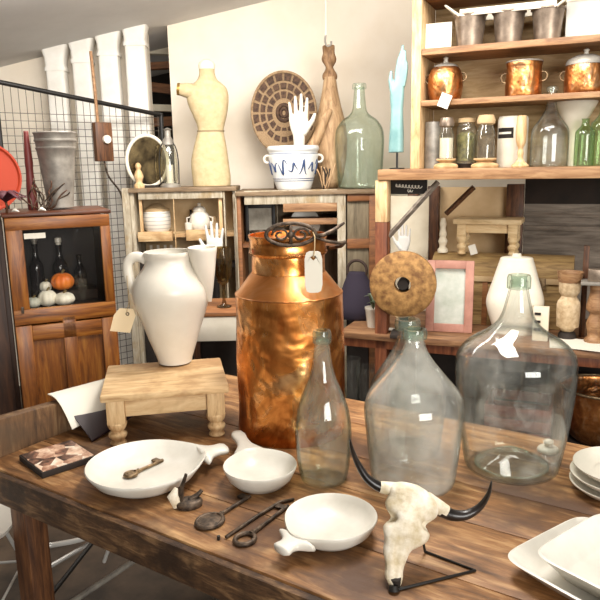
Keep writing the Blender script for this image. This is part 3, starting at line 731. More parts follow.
# dark red flower
P = ctop(6, .05); s = mpp(P); o = thing('dried_flower', 'dark purple red dried flower head at the left edge of the oak cabinet top', 'flower', P)
for k in range(9):
    a = k*2.4; obj('petal', MB().tube([(0, 0, .05), (.04*math.cos(a), .03*math.sin(a), .075 + .01*(k % 3)), (.095*math.cos(a), .06*math.sin(a), .068 - .012*(k % 2))], [.006, .022, .004], 10, flat=.3), plain('wine_petal', '#4b1722', .6) if k == 0 else bpy.data.materials['wine_petal'], o, angle=180)
obj('stem', MB().tube([(0, 0, .0), (.004, 0, .03), (0, 0, .055)], .006, 8), M['leg_wood'], o, angle=180)
for i, (px, lab) in enumerate(((14, 'white scrap of porcelain on the oak cabinet top under the dried flower'), (41, 'white scrap of porcelain on the oak cabinet top before the zinc bucket'))):
    P = ctop(px, .02); solo('porcelain_scrap', MB().tube([(-.016, 0, .006), (0, .004, .016), (.02, .0, .007)], [.004, .014, .003], 8, flat=.6), M['ceramic'], lab, 'scrap', P, None, angle=180)

# ================================================================== wire mesh panel
g0 = aty(-6, 81, 4.0); g1 = aty(161, 115, 4.7)
gd = (g1 - g0); ga = math.atan2(gd.y, gd.x); gl_ = math.hypot(gd.x, gd.y)
gp = thing('wire_panel', 'tall black framed wire grid panel behind the oak cabinet', 'wire panel', (g0.x, g0.y, 0), ga)
obj('top_bar', MB().tube([(0, 0, g0.z), (gl_, 0, g1.z)], .014, 8), M['black'], gp, angle=60)
obj('post', MB().tube([(gl_, 0, 0), (gl_, 0, g1.z + .012)], .015, 8), M['black'], gp, angle=60)
obj('post', MB().tube([(0, 0, 0), (0, 0, g0.z + .012)], .015, 8), M['black'], gp, angle=60)
m = MB(); st_ = .043
k = 1
while k*st_ < gl_:
    x = k*st_; m.tube([(x, 0, .02), (x, 0, g0.z + (g1.z - g0.z)*x/gl_)], .0020, 5, caps=False); k += 1
k = 1
while k*st_ < min(g0.z, g1.z): m.tube([(0, .005, k*st_), (gl_, .005, k*st_)], .0020, 5, caps=False); k += 1
z_ = k*st_
obj('grid', m, plain('mesh_wire', '#5f5549', .5, .3), gp, angle=180)
# hanging wooden pulley block with rod
P = aty(103, 142, 4.30); s = mpp(P)
o = thing('wooden_pulley', 'brown wooden pulley block hanging on a rod before the wire panel', 'pulley', P, ga)
obj('block', MB().box((0, 0, 0), (18*s, .05, 38*s)), M['leg_wood'], o, bevel=.006)
obj('rod', MB().tube([(-4*s, 0, 18*s), (-4.5*s, .0, 50*s), (-5*s, .01, 86*s)], .010, 8), M['shelf_wood'], o, angle=60)
obj('wheel', MB().lathe([(0, 0), (4*s, 0), (4*s, .02), (0, .02)], n=24), M['chalk'], o, rot=(R(90), 0, 0), loc=(.01, -.024, .015))
obj('rope', MB().tube(dense([(0, .0, -19*s), (.02, 0, -34*s), (.1, .01, -52*s), (.13, .02, -80*s)], 4), .006, 6), M['iron'], o, angle=180)
# white columns leaning against the back wall
for i, (xa_, xb_, ytop, lab) in enumerate(((49, 70, 36, 'white wooden column with flared capital, furthest left of four'), (75, 96, 28, 'white wooden column with flared capital, second from the left'), (101, 123, 21, 'white wooden column with flared capital, third from the left'), (127, 150, 11, 'white wooden column with flared capital, furthest right of four'))):
    Yc = 4.83; Pm = aty((xa_+xb_)/2, ytop + 30, Yc); s = mpp(Pm); hw = (xb_ - xa_)/2*s; zt_ = zat((xa_+xb_)/2, ytop, Yc)
    o = thing('column', lab, 'column', (Pm.x - .02, Yc, 0), R(3), 'white columns against the wall')
    zz_ = lambda y: zat((xa_+xb_)/2, y, Yc)
    obj('shaft', MB().loft([(0, 0, .0, hw*1.1, hw*1.0), (0, 0, zz_(ytop + 34), hw*.88, hw*.85)], 28, 6), M['column'], o, angle=40)
    obj('necking', MB().loft([(0, 0, zz_(ytop + 36), hw*1.0, hw*.95), (0, 0, zz_(ytop + 32), hw*1.0, hw*.95)], 28, 6), M['column'], o, angle=40)
    obj('capital', MB().loft([(0, 0, zz_(ytop + 32.5), hw*.9, hw*.86), (0, 0, zz_(ytop + 23), hw*.96, hw*.9), (0, 0, zz_(ytop + 14), hw*1.16, hw*1.0), (0, 0, zz_(ytop + 6), hw*1.5, hw*1.2)], 28, 6), M['column'], o, angle=40)
    obj('abacus', MB().box((0, 0, (zz_(ytop + 6.5) + zt_)/2), (hw*3.1, hw*2.5, zt_ - zz_(ytop + 6.5))), M['column'], o, bevel=.004)
# ================================================================== weathered hutch (left, rear)
def grid_cab(name, label, x0, x1, ytop, Y, depth, rects, frame_mat, top_mat, back_mat, th=.03):
    """frontal cabinet: face frame pieces given as pixel rectangles, with carcass, top and back"""
    a, b = aty(x0, ytop, Y), aty(x1, ytop, Y); zt = (a.z + b.z)/2 - .028; W = b.x - a.x
    o = thing(name, label, 'cabinet', (a.x, Y, 0))
    for x in (.012, W - .012): obj('side_panel', MB().box((x, depth/2, zt/2), (.024, depth, zt)), frame_mat, o, bevel=.002)
    obj('top', MB().box((W/2, depth/2 - .012, zt + .012), (W + .008, depth + .03, .026)), top_mat, o, bevel=.004)
    obj('back_panel', MB().box((W/2, depth - .01, zt/2), (W - .05, .016, zt - .02)), back_mat, o)
    for nm, mat, (px0, py0, px1, py1), dd in rects:
        p, q = aty(px0, py0, Y) - Vector((a.x, 0, 0)), aty(px1, py1, Y) - Vector((a.x, 0, 0))
        w_, h_ = q.x - p.x, p.z - q.z
        obj(nm, MB().box(((p.x+q.x)/2, dd + th/2 - .012, (p.z+q.z)/2), (w_, th, h_)), mat, o, bevel=.003)
    return o, a.x, zt, W
dark_wood_top = wood('grey_brown_top', '#4a3826', '#7b654b', '#94806a', 0, 5, .7, 8)
HY = 4.3
hut, hx0, hz, hw_ = grid_cab('hutch', 'white weathered hutch with two open bays under the dress form', 129, 236, 187, HY, .27, [
    ('stile', M['weathered'], (129, 188, 138, 420), 0), ('stile', M['pale_leg'], (173, 196, 186, 420), 0), ('stile', M['weathered'], (223, 188, 234, 420), 0),
    ('rail', M['weathered'], (138, 189, 223, 198), 0), ('rail', M['pale_wood'], (138, 232, 173, 241), 0), ('rail', M['pale_wood'], (186, 230, 223, 240), 0),
    ('inner_frame', M['pale_leg'], (138, 198, 143, 232), .02), ('inner_frame', M['pale_leg'], (218, 198, 223, 232), .02),
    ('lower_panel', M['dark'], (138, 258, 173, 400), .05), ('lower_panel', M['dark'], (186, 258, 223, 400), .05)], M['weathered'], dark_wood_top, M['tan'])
zs = zat(180, 231, HY + .2)
obj('shelf', MB().box((hw_/2, .135, zs - .012), (hw_ - .05, .22, .022)), M['pale_wood'], hut)
zs2 = zat(180, 262, HY + .2)
obj('shelf', MB().box((hw_/2, .145, zs2 - .012), (hw_ - .05, .19, .022)), M['dark'], hut)
HT = hz + .025
# banded crock in the left bay, jug in the right
def px_lathe(name, label, cat, mat, cx, by, z, prof, group=None, t=.004, solid=False, n=40, ang=60, fn=None):
    C, pr, s = pxprof(cx, by, z, prof)
    o = thing(name, label, cat, C, 0, group)
    pf = [(0, pr[0][1])] + pr + ([(0, pr[-1][1])] if solid else []) if solid else shell(pr, t)
    obj('body', MB().lathe(pf, n=n, fn=fn), mat, o, angle=ang)
    return o, C, pr, s
def depth_base(px, z, Y):
    """pixel row of level z at depth Y in column px"""
    lo, hi = 0, 600
    for _ in range(40):
        m_ = (lo+hi)/2
        if zat(px, m_, Y) > z: lo = m_
        else: hi = m_
    return lo
def on_level(name, label, cat, mat, cx, z, Y, prof, **k):
    """like px_lathe, but the base stands on level z with its front at depth Y"""
    k.setdefault('solid', False)
    C = aty(cx, depth_base(cx, z, Y), Y); C.z = z; s = mpp(C); C.y += prof[0][0]*s*.5; s = mpp(C)
    y0 = prof[0][1]; k2 = 1.0
    pr = [(h*s, (y0 - y)*s) for h, y in prof]
    o = thing(name, label, cat, C, k.get('rot', 0), k.get('group'))
    pf = [(0, 0)] + pr + [(0, pr[-1][1])] if k['solid'] else shell(dense(pr, k.get('dn', 1)) if k.get('dn', 1) > 1 else pr, k.get('t', .003))
    obj(k.get('part', 'body'), MB().lathe(pf, n=k.get('n', 40), fn=k.get('fn')), mat, o, angle=k.get('ang', 50))
    return o, C, pr, s
band = NT('banded_glaze'); tcz = band.n('ShaderNodeSeparateXYZ'); band.l(band.coords(), tcz.inputs[0])
wv = band.n('ShaderNodeMath', operation='SINE'); mu = band.n('ShaderNodeMath', operation='MULTIPLY'); mu.inputs[1].default_value = 260; band.l(tcz.outputs[2], mu.inputs[0]); band.l(mu.outputs[0], wv.inputs[0])
M['banded'] = band.done(band.ramp(wv.outputs[0], [(.75, '#dcd7cc'), (.95, '#a3a09a')]), .3)
o, C, pr, s = on_level('crock', 'round white banded crock with tan lid in the left bay of the hutch', 'crock', M['banded'], 157, zs, HY + .1, [(10, 231), (13, 226), (13.5, 218), (13, 211), (12, 209)], n=36)
obj('lid', MB().lathe([(0, 21*s), (12.4*s, 21*s), (12.6*s, 23*s), (9*s, 25*s), (5*s, 28*s), (0, 29*s)], n=36), M['tan'], o)
o, C, pr, s = on_level('sugar_bowl', 'white bellied china sugar bowl in the right bay of the hutch', 'bowl', M['ceramic'], 200, zs, HY + .1, [(6, 230), (9, 226), (10.5, 220), (9, 213), (6, 210), (6.5, 208)], n=32)
obj('lid', MB().lathe([(0, 21*s), (6.6*s, 21*s), (5.5*s, 24*s), (1.5*s, 26*s), (2*s, 28*s), (0, 29*s)], n=28), M['ceramic'], o)
for sx in (-1, 1): obj('handle', MB().tube([(sx*9*s, 0, 15*s), (sx*13*s, 0, 14*s), (sx*12.5*s, 0, 8*s), (sx*9.5*s, 0, 6*s)], .005, 8), M['ceramic'], o, angle=180)
simple_bottle('bottle', 'little dark bottle in the right bay of the hutch beside the sugar bowl', 'bottle', Vector((aty(191, 215, HY + .19).x, HY + .19, zs)), .14, .02, gl_dark)
o, C, pr, s = on_level('cup', 'small white cup at the left side of the hutch right bay', 'cup', M['ceramic'], 189, zs, HY + .06, [(2.5, 229), (3.5, 226), (4, 219)], n=24, t=.002)
o, C, pr, s = on_level('candle_jar', 'tan jar candle at the right side of the hutch right bay', 'candle', M['tan'], 214, zs, HY + .15, [(3, 229), (3.4, 226), (3.4, 216), (2.6, 214)], n=24, solid=True)
# row of utensils on the lower shelf
for i, px in enumerate((152, 159, 166, 172)):
    P = aty(px, 262, HY + .12); P.z = zs2
    o = thing('table_knife', 'upright steel table knife in the row on the lower hutch shelf behind the pitcher', 'knife', P, 0, 'knives in the lower hutch bay')
    obj('handle', MB().tube([(0, 0, 0), (0, 0, .05)], .008, 8), M['dark'], o); obj('blade', MB().box((0, 0, .085), (.016, .004, .08)), M['ceramic'], o)

# mannequin hands
def hand(o, mat, H, up_arm=0.0, spread=1.0, thumb=1, curl=.0, arm_r=None):
    """upright open hand of height H (wrist to middle finger tip), seen palm-on; thumb=+1 on the right"""
    k = H/.19; m = MB(); T = thumb
    V_ = lambda x, y, z: (x*k*T, y*k, z*k)
    m.loft([(p[0]*k*T, p[1]*k, p[2]*k, p[3]*k, p[4]*k) for p in dense([(0, 0, -.004, .026, .02), (0, 0, .012, .026, .018), (0, 0, .035, .034, .017), (.0, 0, .065, .041, .015), (-.001, 0, .09, .041, .013), (-.002, 0, .102, .036, .010)], 3)], 20, 2.4)
    for x, z0, L_, r, sp_ in ((-.0315, .088, .062, .0078, -.22), (-.0105, .096, .078, .0086, -.06), (.0105, .097, .086, .0089, .05), (.031, .092, .074, .0085, .17)):
        a = sp_*spread; c_ = curl
        p0 = (x*.95, 0, z0 - .02); p1 = (x + .45*L_*math.sin(a), -c_*.004, z0 + .42*L_); p2 = (x + .75*L_*math.sin(a), -c_*.014, z0 + .74*L_); p3 = (x + L_*math.sin(a), -c_*.028, z0 + L_*.99)
        m.tube([V_(*p) for p in (p0, p1, p2, p3)], [r*1.1*k, r*k, r*.92*k, r*.7*k], 10)
        m.ball(V_(*p3), r*.72*k, 10, 6)
    m.tube([V_(*p) for p in ((.018, -.004, .02), (.040, -.008, .048), (.060, -.012, .074), (.070, -.014, .098))], [.016*k, .013*k, .0105*k, .0075*k], 10)
    m.ball(V_(.070, -.014, .098), .0078*k, 10, 6)
    if up_arm: m.loft([(0, 0, -up_arm, arm_r[0], arm_r[0]*.85), (0, 0, -up_arm*.5, arm_r[1], arm_r[1]*.85), (0, 0, 0, .026*k, .02*k), (0, 0, .012*k, .025*k, .018*k)], 20)
    return obj('hand', m, mat, o, angle=180, remesh=.0028*max(k, .7))
P = aty(216, 262, HY - .07); hz2 = zat(216, 262, HY - .07)
o = thing('hand_mold', 'pale glazed hand mold with raised fingers in front of the hutch', 'hand', (P.x, HY - .09, zat(216, 259, HY - .09)), R(-5))
hand(o, plain('grey_glaze', '#cfcdc6', .25), .045*mpp(P)/.00125*.95 if False else 38*mpp(P), 0, .9, -1)
zb_ = -zat(216, 259, HY - .09)
obj('pedestal', MB().lathe([(0, zb_), (.11, zb_), (.10, zb_ + .03), (.02, zb_ + .06), (.018, -.04), (.034, -.02), (.034, .004), (0, .006)], n=24), M['dark'], o)

# ------------------------------------------------------------------ dress form on the hutch
P = Vector((aty(212, 186, HY + .15).x, HY + .15, HT)); s = mpp(P)
df = thing('dress_form', 'cream cloth dress form torso with one arm stub on the hutch', 'dress form', P)
by = depth_base(212, HT, P.y); hh = lambda y: (by - y)*s
T_ = [(.0, 186, 18.5, 13), (.0, 178, 19, 13.5), (-1, 162, 18.5, 13), (0, 147, 16, 11), (1, 134, 13, 9), (1.5, 128, 13.2, 9.2), (1, 118, 16.5, 11), (0, 108, 19.5, 12), (-.5, 99, 20.5, 11.5), (-.5, 92, 18.5, 10), (0, 88, 14, 8.5), (0, 84, 9.5, 7.5), (0, 79, 7.6, 6.8), (0, 74, 7.4, 6.6)]
M['linen'] = mottled('cream_linen', '#b7a27a', '#c6b38b', 30, .9, bs=.1)
obj('torso', MB().loft(dense([(a*s, 0, max(hh(y), 0), rx*s, ry*s) for a, y, rx, ry in T_], 4), 40, 2.2), M['linen'], df, angle=180)
obj('neck_cap', MB().loft([(0, 0, hh(74.5), 7.8*s, 7*s), (0, 0, hh(71), 8.2*s, 7.2*s), (0, 0, hh(68), 7*s, 6*s), (0, 0, hh(65.5), 3*s, 3*s)], 28), M['cream'], df)
obj('arm_stub', MB().tube([(-12*s, -2*s, hh(96)), (-20*s, -3*s, hh(94)), (-27*s, -4*s, hh(93))], [8*s, 7*s, 5.5*s], 20), M['linen'], df, angle=60)
obj('arm_plate', MB().tube([(-26.5*s, -4*s, hh(93)), (-29*s, -4.2*s, hh(92.7))], [6*s, 5.6*s], 20), plain('brass_plate', '#a98545', .35, .7), df)
obj('waist_tape', MB().loft([(1.2*s, 0, hh(133.5), 13.4*s, 9.4*s), (1.2*s, 0, hh(132), 13.4*s, 9.4*s)], 40, 2.2), plain('waist_tape', '#8d7c5b', .8), df)
# gilt mirror and glass lantern on the hutch, brass figurine
P = Vector((aty(149, 186, HY + .12).x, HY + .12, HT)); s = mpp(P); r = 26*s
o = thing('round_mirror', 'round mirror with thin white rim standing on the hutch before the wire post', 'mirror', P, R(25))
obj('rim', MB().torus((0, 0, r), r*.95, r*.07, 'y', 40, 10, .82), M['chalk'], o, angle=180)
m = MB().lathe([(0, 0), (r*.92, 0), (r*.92, .008), (0, .008)], n=40); 
g = obj('mirror_glass', m, mottled('old_mirror', '#2a211c', '#a08a62', 9, .15, .9, bs=.05), o, rot=(R(90), 0, 0), loc=(0, .004, r)); g.scale = (.82, 1, 1)
obj('foot', MB().box((0, 0, .008), (.12, .05, .016)), M['dark'], o, bevel=.003)
C_, s_ = Vector((aty(139, 186, HY + .02).x, HY + .03, HT)), s
o = thing('figurine', 'small brown turned wooden figurine at the foot of the round mirror', 'figurine', C_)
obj('body', MB().lathe([(0, 0)] + dense([(5*s, 0), (5*s, 3*s), (3*s, 6*s), (4.5*s, 11*s), (3*s, 16*s), (2*s, 18*s), (3*s, 21*s), (1.5*s, 24*s), (0, 24.5*s)], 3), n=24), M['pale_leg'], o, angle=60)
P = Vector((aty(170, 187, HY + .08).x, HY + .10, HT)); s = mpp(P)
o = thing('glass_lantern', 'narrow glass lantern with dark wire handle on the hutch beside the dress form', 'lantern', P)
obj('base', MB().lathe([(0, 0), (10*s, 0), (10*s, 2*s), (8*s, 4*s), (0, 4*s)], n=28), M['galv'], o)
obj('globe', MB().lathe(shell([(a*s, z*s) for a, z in dense([(6, 4), (7.5, 8), (8.2, 18), (7.6, 30), (6, 38), (4.5, 42)], 3)], .002), n=28), M['g_small'], o, angle=180)
obj('cap', MB().lathe([(0, 41.5*s), (6*s, 41.5*s), (5*s, 46*s), (3*s, 49*s), (3*s, 55*s), (4.5*s, 56*s), (0, 58*s)], n=28), M['galv'], o)
obj('candle', MB().lathe([(0, 4*s), (3.5*s, 4*s), (3.5*s, 22*s), (0, 22*s)], n=20), M['ceramic'], o)
obj('handle', MB().tube(dense([(-9*s, -2*s, 3*s), (-9.5*s, -2*s, 25*s), (-7*s, -2*s, 40*s), (0, -2*s, 46*s), (7*s, -2*s, 40*s), (9.5*s, -2*s, 25*s), (9*s, -2*s, 3*s)], 3), .004, 6), M['black'], o, angle=180)

# ================================================================== weathered cabinet (centre, rear)
KY = 4.2
kab, kx0, kz, kw_ = grid_cab('cupboard', 'weathered brown cupboard with recessed side door behind the copper can', 236, 377, 190, KY, .5, [
    ('stile', M['weathered'], (236, 191, 244, 430), 0), ('stile', M['weathered'], (277, 203, 283, 430), 0), ('stile', M['weathered'], (337, 191, 347, 430), 0), ('stile', M['shelf_dark'], (369, 191, 377, 430), 0),
    ('rail', M['weathered'], (244, 191, 337, 203), 0), ('drawer_front', M['shelf_wood'], (283, 203, 337, 211), 0), ('rail', M['shelf_wood'], (283, 219, 337, 224), 0),
    ('rail', M['shelf_dark'], (347, 191, 369, 201), 0), ('rail', M['shelf_dark'], (347, 239, 369, 248), 0), ('rail', M['shelf_dark'], (347, 284, 369, 300), 0),
    ('door_panel', M['tan'] if False else wood('dull_olive_panel', '#4e4331', '#736650', '#8b7d64', 2, 4, .7, 8), (347, 201, 369, 239), .02), ('door_panel', bpy.data.materials['dull_olive_panel'] if 'dull_olive_panel' in bpy.data.materials else M['tan'], (347, 248, 369, 284), .02),
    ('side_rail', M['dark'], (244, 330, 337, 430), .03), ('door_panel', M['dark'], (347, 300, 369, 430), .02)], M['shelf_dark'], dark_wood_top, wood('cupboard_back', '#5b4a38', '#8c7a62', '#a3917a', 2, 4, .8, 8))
KT = kz + .025
zk = zat(260, 240, KY + .25)
obj('shelf', MB().box((kw_/2, .26, zk - .012), (kw_ - .05, .42, .022)), M['shelf_dark'], kab)
zk2 = zat(300, 218.5, KY + .1)
obj('drawer_shelf', MB().box(((aty(283, 219, KY).x + aty(340, 219, KY).x)/2 - kx0, .26, zk2 - .008), (aty(340, 219, KY).x - aty(283, 219, KY).x, .42, .012)), M['shelf_dark'], kab)
P = aty(261, 238, KY + .18)
fr = thing('framed_print', 'small black picture frame leaning in the left bay of the cupboard', 'framed picture', (P.x, P.y, zk + .002), 0)
s = mpp(P); wf, hf = 15*s, 36*s; m = MB()
for sx in (-1, 1): m.box((sx*(wf - .012), 0, hf/2), (.022, .02, hf))
for z_ in (.011, hf - .011): m.box((0, 0, z_), (wf*2 - .04, .02, .022))
obj('frame', m, M['black'], fr, bevel=.002)
obj('picture', MB().box((0, .005, hf/2), (wf*2 - .04, .006, hf - .04)), mottled('grey_print', '#8b8578', '#b8b2a3', 9, .7), fr)
o = thing('iron_bowl', 'dark iron bowl in front of the black picture frame in the cupboard', 'bowl', (P.x + .01, KY + .1, zk))
obj('body', MB().lathe(shell(dense([(.03, 0), (.06, .02), (.075, .06), (.078, .075)], 3), .004), n=32), M['iron'], o)
o = thing('china_plate', 'white plate showing through the slot of the cupboard above the can lid', 'plate', (aty(305, 222, KY + .3).x, KY + .28, zk))
obj('body', MB().lathe([(0, 0), (.06, 0), (.1, .012), (.1, .016), (.06, .006), (0, .006)], n=36), M['ceramic'], o, rot=(R(80), 0, 0), loc=(0, 0, .1))
obj('easel', MB().box((0, .03, .008), (.08, .06, .016)), M['dark'], o)

# blue and white pot
C = Vector((aty(294, 188, KY + .2).x, KY + .2, KT)); s = mpp(C)
pot = thing('planter', 'white planter with blue painted scroll band on the cupboard', 'planter', C)
pf = [(15.5, 0), (17, 1), (20, 10), (23, 22), (24.5, 32), (24, 36), (25.2, 38), (25.8, 40), (25, 42.5)]
pr = [(a*s, z*s) for a, z in pf]
obj('body', MB().lathe(shell(dense(pr, 3), .006), n=48), mottled('blue_white_glaze', '#d5d8d8', '#e6e6e1', 5, .3, bs=.03), pot, angle=60)
blue = plain('cobalt_blue', '#33476e', .35)
def rad_at(z):
    for (r0, z0), (r1, z1) in zip(pr, pr[1:]):
        if z0 <= z <= z1: return r0 + (r1 - r0)*(z - z0)/max(z1 - z0, 1e-6)
    return pr[-1][0]
def ring_line(z, r): return [((rad_at(z) + .0005)*math.cos(2*PI*i/48), (rad_at(z) + .0005)*math.sin(2*PI*i/48), z) for i in range(48)]
m = MB()
for z_ in (9*s, 11*s, 35*s): m.tube(ring_line(z_, 0), .0022, 6, closed=True)
obj('blue_line', m, blue, pot, angle=180)
m = MB()
for k in range(14):
    a0 = k*2*PI/14
    pts = []
    for j in range(13):
        t = j/12; a = a0 + .42*t + .06*math.sin(6*t); z_ = (22 + 7*math.sin(2*PI*t + k) * (1 if k % 2 else .6))*s
        pts.append(((rad_at(z_) + .001)*math.cos(a), (rad_at(z_) + .001)*math.sin(a), z_))
    m.tube(pts, [.002 + .0045*math.sin(PI*j/12) for j in range(13)], 6, flat=1)
obj('blue_scroll', m, blue, pot, angle=180)
for sx in (-1, 1): obj('handle', MB().torus((sx*25.5*s, 0, 30*s), 3.5*s, 1.3*s, 'y', 18, 8), M['ceramic'], pot, angle=180)
# white hand and wooden hands in the pot
P = C + Vector((6*s, .0, 40*s)); P.z = zat(301, 150, C.y)
o = thing('hand_mold', 'white porcelain hand with raised fingers standing in the blue and white planter', 'hand', (P.x, P.y - .02, P.z + 11*s), R(-4))
hand(o, M['ceramic'], 43*s, P.z - KT - .012 + 11*s, .55, 1, 0, (.03, .026))
# woven disc
Yd = 4.62; P = aty(284, 113, Yd); s = mpp(P)
o = thing('woven_tray', 'round dark woven tray with checked rings leaning behind the planter', 'tray', (P.x, Yd, KT))
zc_ = P.z - KT; rx, ry = 32.5*s, 40*s
wv1 = mottled('dark_wicker', '#2e1d13', '#5e4431', 60, .8, bs=.4, bd=.003); wv2 = mottled('tan_wicker', '#7a6043', '#a58a68', 60, .8, bs=.4, bd=.003)
m = MB().lathe([(0, 0), (.95, 0), (.97, .02), (0, .02)], n=48); g = obj('base', m, wv2, o, rot=(R(88), 0, 0), loc=(0, 0.012, zc_)); g.scale = (rx, ry, 1)
rings_ = ((.95, .78, 20), (.72, .58, 18), (.52, .36, 14))
m = MB(); m2 = MB()
for ri, (ra, rb_, n_) in enumerate(rings_):
    for i in range(n_):
        a0, a1 = 2*PI*(i + .1)/n_, 2*PI*(i + .86)/n_
        top_, bo = [], []
        for t in range(5): a = a0 + (a1 - a0)*t/4; top_.append((ra*rx*math.cos(a), zc_ + ra*ry*math.sin(a)))
        for t in range(4, -1, -1): a = a0 + (a1 - a0)*t/4; bo.append((rb_*rx*math.cos(a), zc_ + rb_*ry*math.sin(a)))
        poly = top_ + bo
        m.rings([[(x, -.012 - .004*(ri % 2), z) for x, z in poly], [(x, .0, z) for x, z in poly]])
obj('check_weave', m, wv1, o, angle=30)
obj('centre', MB().torus((0, -.008, zc_), rx*.2, rx*.06, 'y', 24, 8, 1, 1.2).torus((0, -.008, zc_), rx*.1, rx*.05, 'y', 20, 8, 1, 1.2), wv1, o, angle=180)
obj('rim', MB().torus((0, -.004, zc_), rx*.985, .009, 'y', 48, 8, 1, ry/rx), wv2, o, angle=180)
obj('stand', MB().box((0, .035, .03 + (zc_-ry)/2), (.16, .02, max(zc_ - ry, .02) + .06)), wv1, o)
# carved wooden hand and gourd
P = Vector((aty(331, 188, KY + .33).x, KY + .33, KT)); s = mpp(P)
gw = wood('driftwood', '#7b5c3d', '#ab8a65', '#c6a883', 2, 6, .7, 6)
o = thing('carved_gourd', 'tall brown carved gourd with twisted neck behind the planter', 'gourd', P)
pf = [(6, 0), (11, 6), (15, 25), (16.5, 45), (15, 62), (11, 78), (8, 92), (6.3, 102), (6, 106)]
obj('body', MB().lathe(shell([(a*s, z*s) for a, z in dense(pf, 3)], .006), n=32), gw, o, angle=180)
rs = []
for i in range(22):
    t = i/21; z_ = (104 + 31*t)*s
    rs.append([((5.6 + 1.2*math.cos(2*b + 9*t) + .9*math.sin(14*t))*s*math.cos(b) - 1*s*t, (5.6 + 1.2*math.cos(2*b + 9*t))*s*math.sin(b), z_) for b in [2*PI*j/18 for j in range(18)]])
obj('carved_neck', MB().rings(rs), wood('carved_neck', '#51341f', '#8a6847', '#a68460', 2, 14, .7, 4), o, angle=180)
P = Vector((aty(314, 165, KY + .2).x, KY + .22, KT))
o = thing('wooden_horn', 'light brown curved wooden horn leaning out of the planter to the right', 'horn', (P.x - .06, P.y, KT + .02))
obj('body', MB().tube(dense([(-.03, 0, .0), (.0, 0, 25*s), (12*s, .005, 45*s), (20*s, .01, 62*s), (26*s, .012, 72*s)], 4), [3*s, 3.6*s, 4*s, 4.4*s, 4.6*s, 4.8*s, 4.9*s, 5*s, 5*s, 5*s, 4.8*s, 4.6*s, 4.4*s, 4.2*s, 3.6*s, 3*s, 2*s], 14), gw, o, angle=180)
P = Vector((aty(326, 188, KY + .08).x, KY + .10, KT)); o = thing('twig_bundle', 'little bundle of pale brown twigs between the planter and the glass demijohn', 'twigs', P)
rng = random.Random(11)
for k in range(9):
    pts = [(rng.uniform(-.02, .02), rng.uniform(-.02, .02), .004)]
    for j in range(3): pts.append((pts[-1][0] + rng.uniform(-.022, .022), pts[-1][1] + rng.uniform(-.01, .01), pts[-1][2] + rng.uniform(.03, .06)))
    obj('twig', MB().tube(dense(pts, 2), .005, 6), gw if k % 3 else M['dark'], o, angle=180)
# demijohn on the cupboard
C = Vector((aty(360, 187, KY + .16).x, KY + .19, KT)); s = mpp(C)
o = thing('demijohn', 'pale green glass demijohn on the cupboard beside the turquoise hand', 'bottle', C)
pf = [(19, 0), (21, 2), (22.5, 15), (24, 40), (24, 50), (22.5, 58), (17, 66), (10, 71), (7, 76), (6, 84), (5.2, 94), (5.2, 97)]
obj('body', MB().lathe(shell([(a*s, z*s) for a, z in dense(pf, 4)], .004), n=44), M['g_back'], o, angle=70)
obj('lip', MB().lathe([(5.2*s, 95*s), (6.8*s, 95.5*s), (6.8*s, 99*s), (6*s, 100.5*s), (4.4*s, 100.5*s), (4.4*s, 95.5*s)], n=28), M['g_back'], o)
# hook hanging from the ceiling
P = aty(328, 44, 4.4)
o = thing('hanging_hook', 'thin white metal hook hanging from the ceiling on the wall side', 'hook', P)
obj('rod', MB().tube([(-.012, 0, .05), (-.010, 0, zx(P.x) - P.z)], .008, 8), M['chalk'], o)
obj('hook', MB().tube(dense([(-.012, 0, .06), (-.018, 0, .015), (-.004, 0, -.012), (.018, 0, -.004), (.020, 0, .016)], 4), .006, 8), M['galv'], o, angle=180)
# ================================================================== shelving unit with bench (right)
def sw(x, d, z=0): return SO + SS*x + SN*d + Vector((0, 0, z))
UX0 = shelf_l(378, 176, 0).x; UX1 = 1.75
Z3 = 1.578; Z2 = shelf_l(418, 101, .06).z; Z1 = shelf_l(417, 49.5, .06).z; Z0 = Z1 + .27
BZ = .695
unit = thing('shelving_unit', 'tall pine shelving unit with jar shelf above a low bench at the right', 'shelf', SO, A)
bx = lambda x0, x1, d0, d1, z0, z1: MB().box(((x0+x1)/2, (d0+d1)/2, (z0+z1)/2), (x1-x0, d1-d0, z1-z0))
fx0 = shelf_l(413, 120, .05).x; fx1 = shelf_l(423, 100, .05).x
obj('jar_shelf', bx(UX0, UX1, -.01, .42, Z3 - .055, Z3), M['shelf_wood'], unit, bevel=.004)
obj('shelf_board', bx(fx1 - .01, UX1, .05, .36, Z2 - .028, Z2), M['shelf_wood'], unit, bevel=.003)
obj('shelf_board', bx(fx1 - .01, UX1, .05, .36, Z1 - .032, Z1), M['shelf_wood'], unit, bevel=.003)
obj('shelf_board', bx(fx1 - .01, UX1, .05, .36, Z0 - .032, Z0), M['shelf_dark'], unit, bevel=.003)
obj('side_board', bx(fx0 - .01, fx1 - .012, .045, .37, Z3, Z0 + .1), M['pale_leg'], unit, bevel=.003)
obj('back_board', bx(fx1 - .01, UX1, .362, .38, Z3, Z0 + .1), wood('pale_back_planks', '#80653f', '#a98c62', '#c9b08a', 0, 3, .75, 7, '#c7b08a', .3, .66), unit)
px_ = lambda px, py, d: shelf_l(px, py, d).x
lp0, lp1 = px_(376, 240, .02), px_(388, 240, .02)
zsplit = shelf_l(380, 222, .02).z
obj('post', bx(lp0, lp1, .0, .07, 0, zsplit), M['red_post'], unit, bevel=.004)
obj('post', bx(lp0, lp1, .0, .07, zsplit, Z3 - .056), M['pale_leg'], unit, bevel=.004)
obj('post', bx(lp0, lp1, .70, .77, 0, Z3 - .056), M['leg_wood'], unit, bevel=.004)
